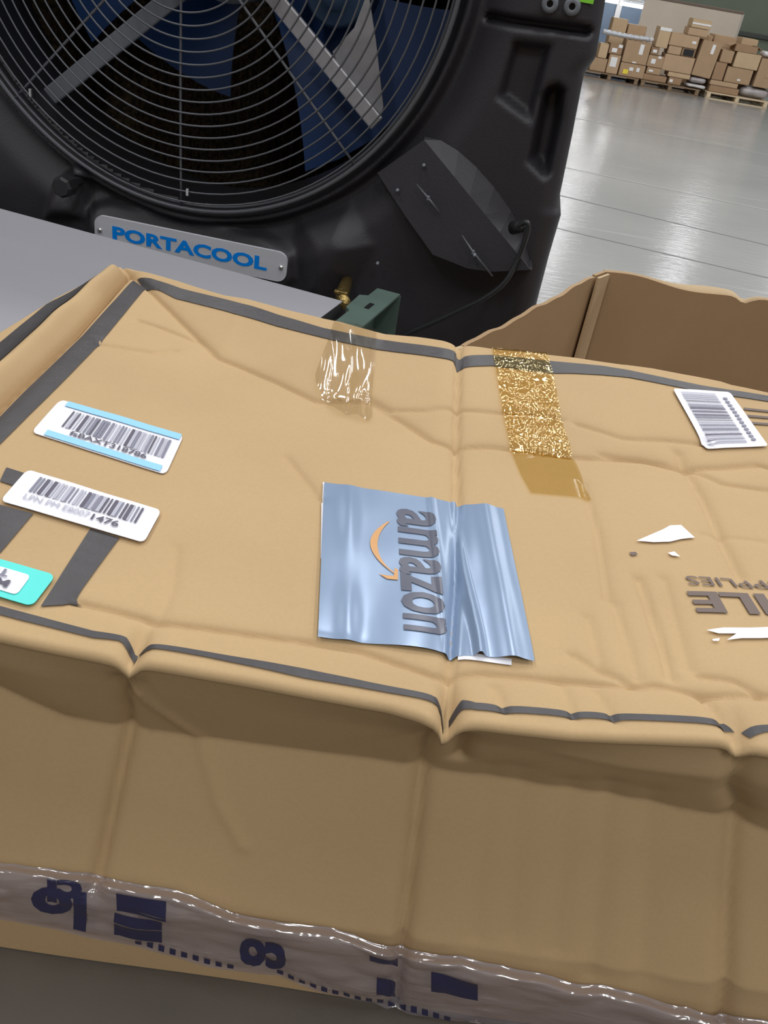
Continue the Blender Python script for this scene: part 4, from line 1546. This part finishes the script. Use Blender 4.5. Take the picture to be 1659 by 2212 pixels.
pallet('brown wooden pallet under the boxes beside the fan', 300, 715, -0.06, M['wood'])
pallet('brown wooden pallet under the middle of the far box pile', 730, 1150, -0.06, M['wood'])
pallet('pale new wooden pallet at the right of the far box pile', 1200, 1640, -0.06, M['wood_pale'])
DK = 56      # deck height in zoomed pixels
carton('plain brown box low on the pile, half hidden by the fan', 360, 470, DK, 105, 0)
carton('narrow brown box with tall white label low beside the fan', 476, 556, DK, 150, 2, marks=((0.45, 0.62, 0.55, 0.5, 'w'),))
carton('wide brown box with a yellow sticker on the far pile', 566, 742, DK, 105, 0, marks=((0.25, 0.35, 0.20, 0.33, 'y'), (0.45, 0.6, 0.16, 0.25, 'w'), (0.72, 0.62, 0.12, 0.3, 'w')))
carton('small light box at the left edge of the far pile', 395, 455, DK + 105, 112, 4, depth=0.36)
carton('small dark brown box with a white label above the tall label box', 462, 552, DK + 150, 80, 1, marks=((0.4, 0.4, 0.4, 0.4, 'w'), (0.8, 0.85, 0.3, 0.3, 'w')))
carton('large brown box with upright white label above the yellow sticker box', 566, 738, DK + 105, 170, 0, marks=((0.66, 0.68, 0.16, 0.46, 'w'), (0.5, 0.06, 0.16, 0.06, 'w')), depth=0.45)
carton('flat brown carton low in the middle of the far pile', 742, 905, DK, 50, 1)
carton('small brown carton with white stickers beside the big label box', 752, 850, DK + 52, 52, 0, marks=((0.3, 0.5, 0.3, 0.3, 'w'),))
carton('brown carton with a round white sticker in the pile middle', 742, 850, DK + 104, 92, 0, marks=((0.35, 0.5, 0.28, 0.4, 'w'), (0.7, 0.9, 0.2, 0.2, 'w')))
carton('small dark carton under a white bag', 744, 800, DK + 198, 60, 3, marks=((0.5, 0.5, 0.5, 0.4, 'w'),))
carton('small brown box with light sticker low by the white bundles', 920, 1010, DK, 58, 1, marks=((0.2, 0.5, 0.25, 0.4, 'w'),))
carton('flat tan carton under the large plain box', 905, 1060, DK + 58, 38, 4)
carton('large plain brown box in the middle of the far pile', 850, 1058, DK + 98, 128, 2)
carton('light brown flapped box on the large plain box', 858, 948, DK + 228, 62, 2)
carton('open dark carton beside the flapped box', 952, 1046, DK + 228, 62, 3, marks=((0.5, 0.5, 0.75, 0.8, 'void'),))
carton('wide brown box across the top of the pile middle', 850, 1046, DK + 292, 96, 2, marks=((0.85, 0.5, 0.14, 0.2, 'w'),))
carton('tall tan box with white lid band left of the wide top box', 764, 846, DK + 262, 150, 4, marks=((0.5, 0.92, 0.95, 0.16, 'w'),))
carton('white plastic wrapped bundle low in the far pile', 1050, 1195, DK - 24, 60, 0, m=M['white_wrap'], name='wrapped_bundle', cat='bundle', wrap=True, dy=-0.04)
carton('grey plastic wrapped bundle on the white one', 1062, 1185, DK + 36, 58, 0, m=M['grey_wrap'], name='wrapped_bundle', cat='bundle', wrap=True, dy=-0.02)
carton('tall leaning brown box with long white label', 1062, 1196, DK + 96, 275, 0, marks=((0.62, 0.80, 0.16, 0.26, 'w'),), depth=0.4, lean=0.06)
carton('tan box under the white banded one at the pile top', 955, 1090, DK + 390, 56, 2, depth=0.42)
carton('small tan box with white band on top of the pile', 965, 1095, DK + 450, 62, 5, marks=((0.5, 0.5, 0.98, 0.2, 'w'),), depth=0.40)
carton('flat brown carton on the pale pallet', 1212, 1420, DK, 52, 1)
carton('thin tan carton on the flat brown carton', 1206, 1400, DK + 52, 40, 2)
carton('brown box beside the leaning tall box', 1206, 1282, DK + 94, 138, 1)
carton('wide brown box with small sticker on the pale pallet', 1292, 1472, DK + 94, 118, 0, marks=((0.55, 0.25, 0.12, 0.12, 'w'),))
carton('light tan box on the wide brown box', 1322, 1492, DK + 214, 118, 5)
carton('brown box left of the light tan one', 1222, 1306, DK + 234, 94, 0)
carton('brown open carton with raised flaps near the right', 1300, 1450, DK + 334, 52, 1, opened=True)
carton('broad light brown box at the back of the pile top', 1190, 1345, DK, 420, 2, dy=0.55, depth=0.5)
carton('rounded light brown box behind the leaning one', 1088, 1180, DK, 405, 2, dy=0.55, depth=0.4)
carton('pale wrapped flat bundle at the right pallet corner', 1432, 1640, DK, 92, 0, m=M['grey_wrap'], name='wrapped_bundle', cat='bundle', wrap=True)
carton('big brown box with white label at the right edge', 1500, 1645, DK + 92, 225, 0, marks=((0.62, 0.62, 0.22, 0.34, 'w'), (0.5, 0.4, 0.2, 0.08, 't')), depth=0.48)
carton('light tan box on top near the green wall', 1380, 1495, DK, 432, 4, dy=0.55, depth=0.42)
carton('white plastic bag on the right edge boxes', 1505, 1562, DK + 318, 52, 0, m=M['white_wrap'], name='plastic_bag', cat='bag', wrap=True)
carton('small light box beyond the white bag', 1570, 1640, DK + 318, 60, 4)
carton('brown box on the left of the pile top beside the fan', 470, 575, DK, 412, 4, dy=0.60, depth=0.42, opened=False)
carton('brown film wrapped box right of it on the pile top', 585, 715, DK, 385, 2, dy=0.60, depth=0.42)
# long wrapped roll lying on the left boxes
rz0 = (DK + 286) * KZ + 0.04
rx0, rx1 = ground(395), ground(730)
roll = tag(empty('wrapped_roll', ((rx0 + rx1) / 2, PY + 0.18, rz0)), 'long silver plastic wrapped roll lying across the left boxes', 'roll')
prs = [(rx0 - (rx0 + rx1) / 2 + (rx1 - rx0) * s, 0.0, -0.015 * math.sin(s * 3)) for s in np.linspace(0, 1, 30)]
MB().tube(prs, [0.042 + 0.006 * math.sin(k * 1.9) for k in range(30)], 14).build('wrap', mat('silver_wrap', (0.50, 0.53, 0.58), 0.25, 0.2, bump=0.5, bscale=20), roll, smooth=True)
MB().tube([prs[-1], (prs[-1][0] + 0.07, 0, prs[-1][2])], [0.047, 0.03], 12).build('wrap_end', M['white_sticker'], roll, smooth=True)

# ---- things behind the pile
PBY = 20.6
pc = [aty(*A2(p), PBY) for p in ((1392, -4), (1602, 28), (1588, 92), (1382, 56))]
pz0, pz1 = 0.0, (pc[0][2] + pc[1][2]) / 2
pxa, pxb = (pc[0][0] + pc[3][0]) / 2, (pc[1][0] + pc[2][0]) / 2
panel = tag(empty('beige_partition', ((pxa + pxb) / 2, PBY, 0)), 'large plain beige partition panel standing behind the box pile', 'partition')
MB().box((0, 0.03, pz1 / 2), (pxb - pxa, 0.06, pz1)).build('panel_sheet', mat('beige_panel', (0.66, 0.59, 0.50), 0.7, var=0.05, vscale=1.5), panel, bevel=0.006)
MB().box((0, 0.03, pz1 + 0.02), (pxb - pxa + 0.04, 0.09, 0.045)).build('top_rail', mat('brown_rail', (0.18, 0.14, 0.11), 0.6), panel, bevel=0.006)
MB().box(((pxb - pxa) / 2 + 0.015, 0.03, pz1 / 2), (0.04, 0.08, pz1)).build('end_post', mat('pale_post', (0.5, 0.47, 0.42), 0.6), panel, bevel=0.006)

em = mat('lit_fluorescent_tube', (1.0, 0.98, 0.95), 0.4, emit=30.0)
hm = mat('white_lamp_housing', (0.7, 0.72, 0.75), 0.5)
for (a, b_, lab) in (((1300, -4), (1334, 7), 'glowing fluorescent tube lamp nearest the fan'), ((1341, 5), (1388, 17), 'glowing fluorescent tube lamp beside the beige panel')):
    LY = 21.5
    p, q_ = aty(*A2(a), LY), aty(*A2(b_), LY)
    zc_ = (p[2] + q_[2]) / 2
    L_len = q_[0] - p[0]
    lamp = tag(empty('tube_lamp', ((p[0] + q_[0]) / 2, LY, zc_)), lab, 'lamp')
    MB().tube([(-L_len / 2, 0, 0), (L_len / 2, 0, 0)], 0.035, 12).build('tube', em, lamp, smooth=True)
    MB().box((0, 0.0, 0.085), (L_len + 0.06, 0.16, 0.06)).build('housing', hm, lamp, bevel=0.01)
    MB().box((0, 0.0, 0.115 + (4.0 - zc_) / 2), (0.02, 0.02, 4.0 - zc_)).build('hanger_rod', hm, lamp)
bq = [aty(*A2(p), 22.4) for p in ((1290, 14), (1386, 24), (1290, 60))]
booth = tag(empty('blue_booth', ((bq[0][0] + bq[1][0]) / 2, 22.4, 0)), 'blue-grey booth wall lit by the tube lamps', 'booth')
bw = bq[1][0] - bq[0][0] + 1.2
MB().box((0, 0, 0.9), (bw, 0.08, 1.8)).build('booth_wall', mat('blue_grey_panel', (0.12, 0.17, 0.25), 0.6, var=0.15, vscale=2), booth, bevel=0.01)
pp = aty(*A2([1335, 25]), 22.3)
MB().box((pp[0] - booth.location[0], -0.08, 0.95), (0.12, 0.08, 1.9)).build('booth_post', mat('white_post', (0.6, 0.6, 0.62), 0.5), booth, bevel=0.01)
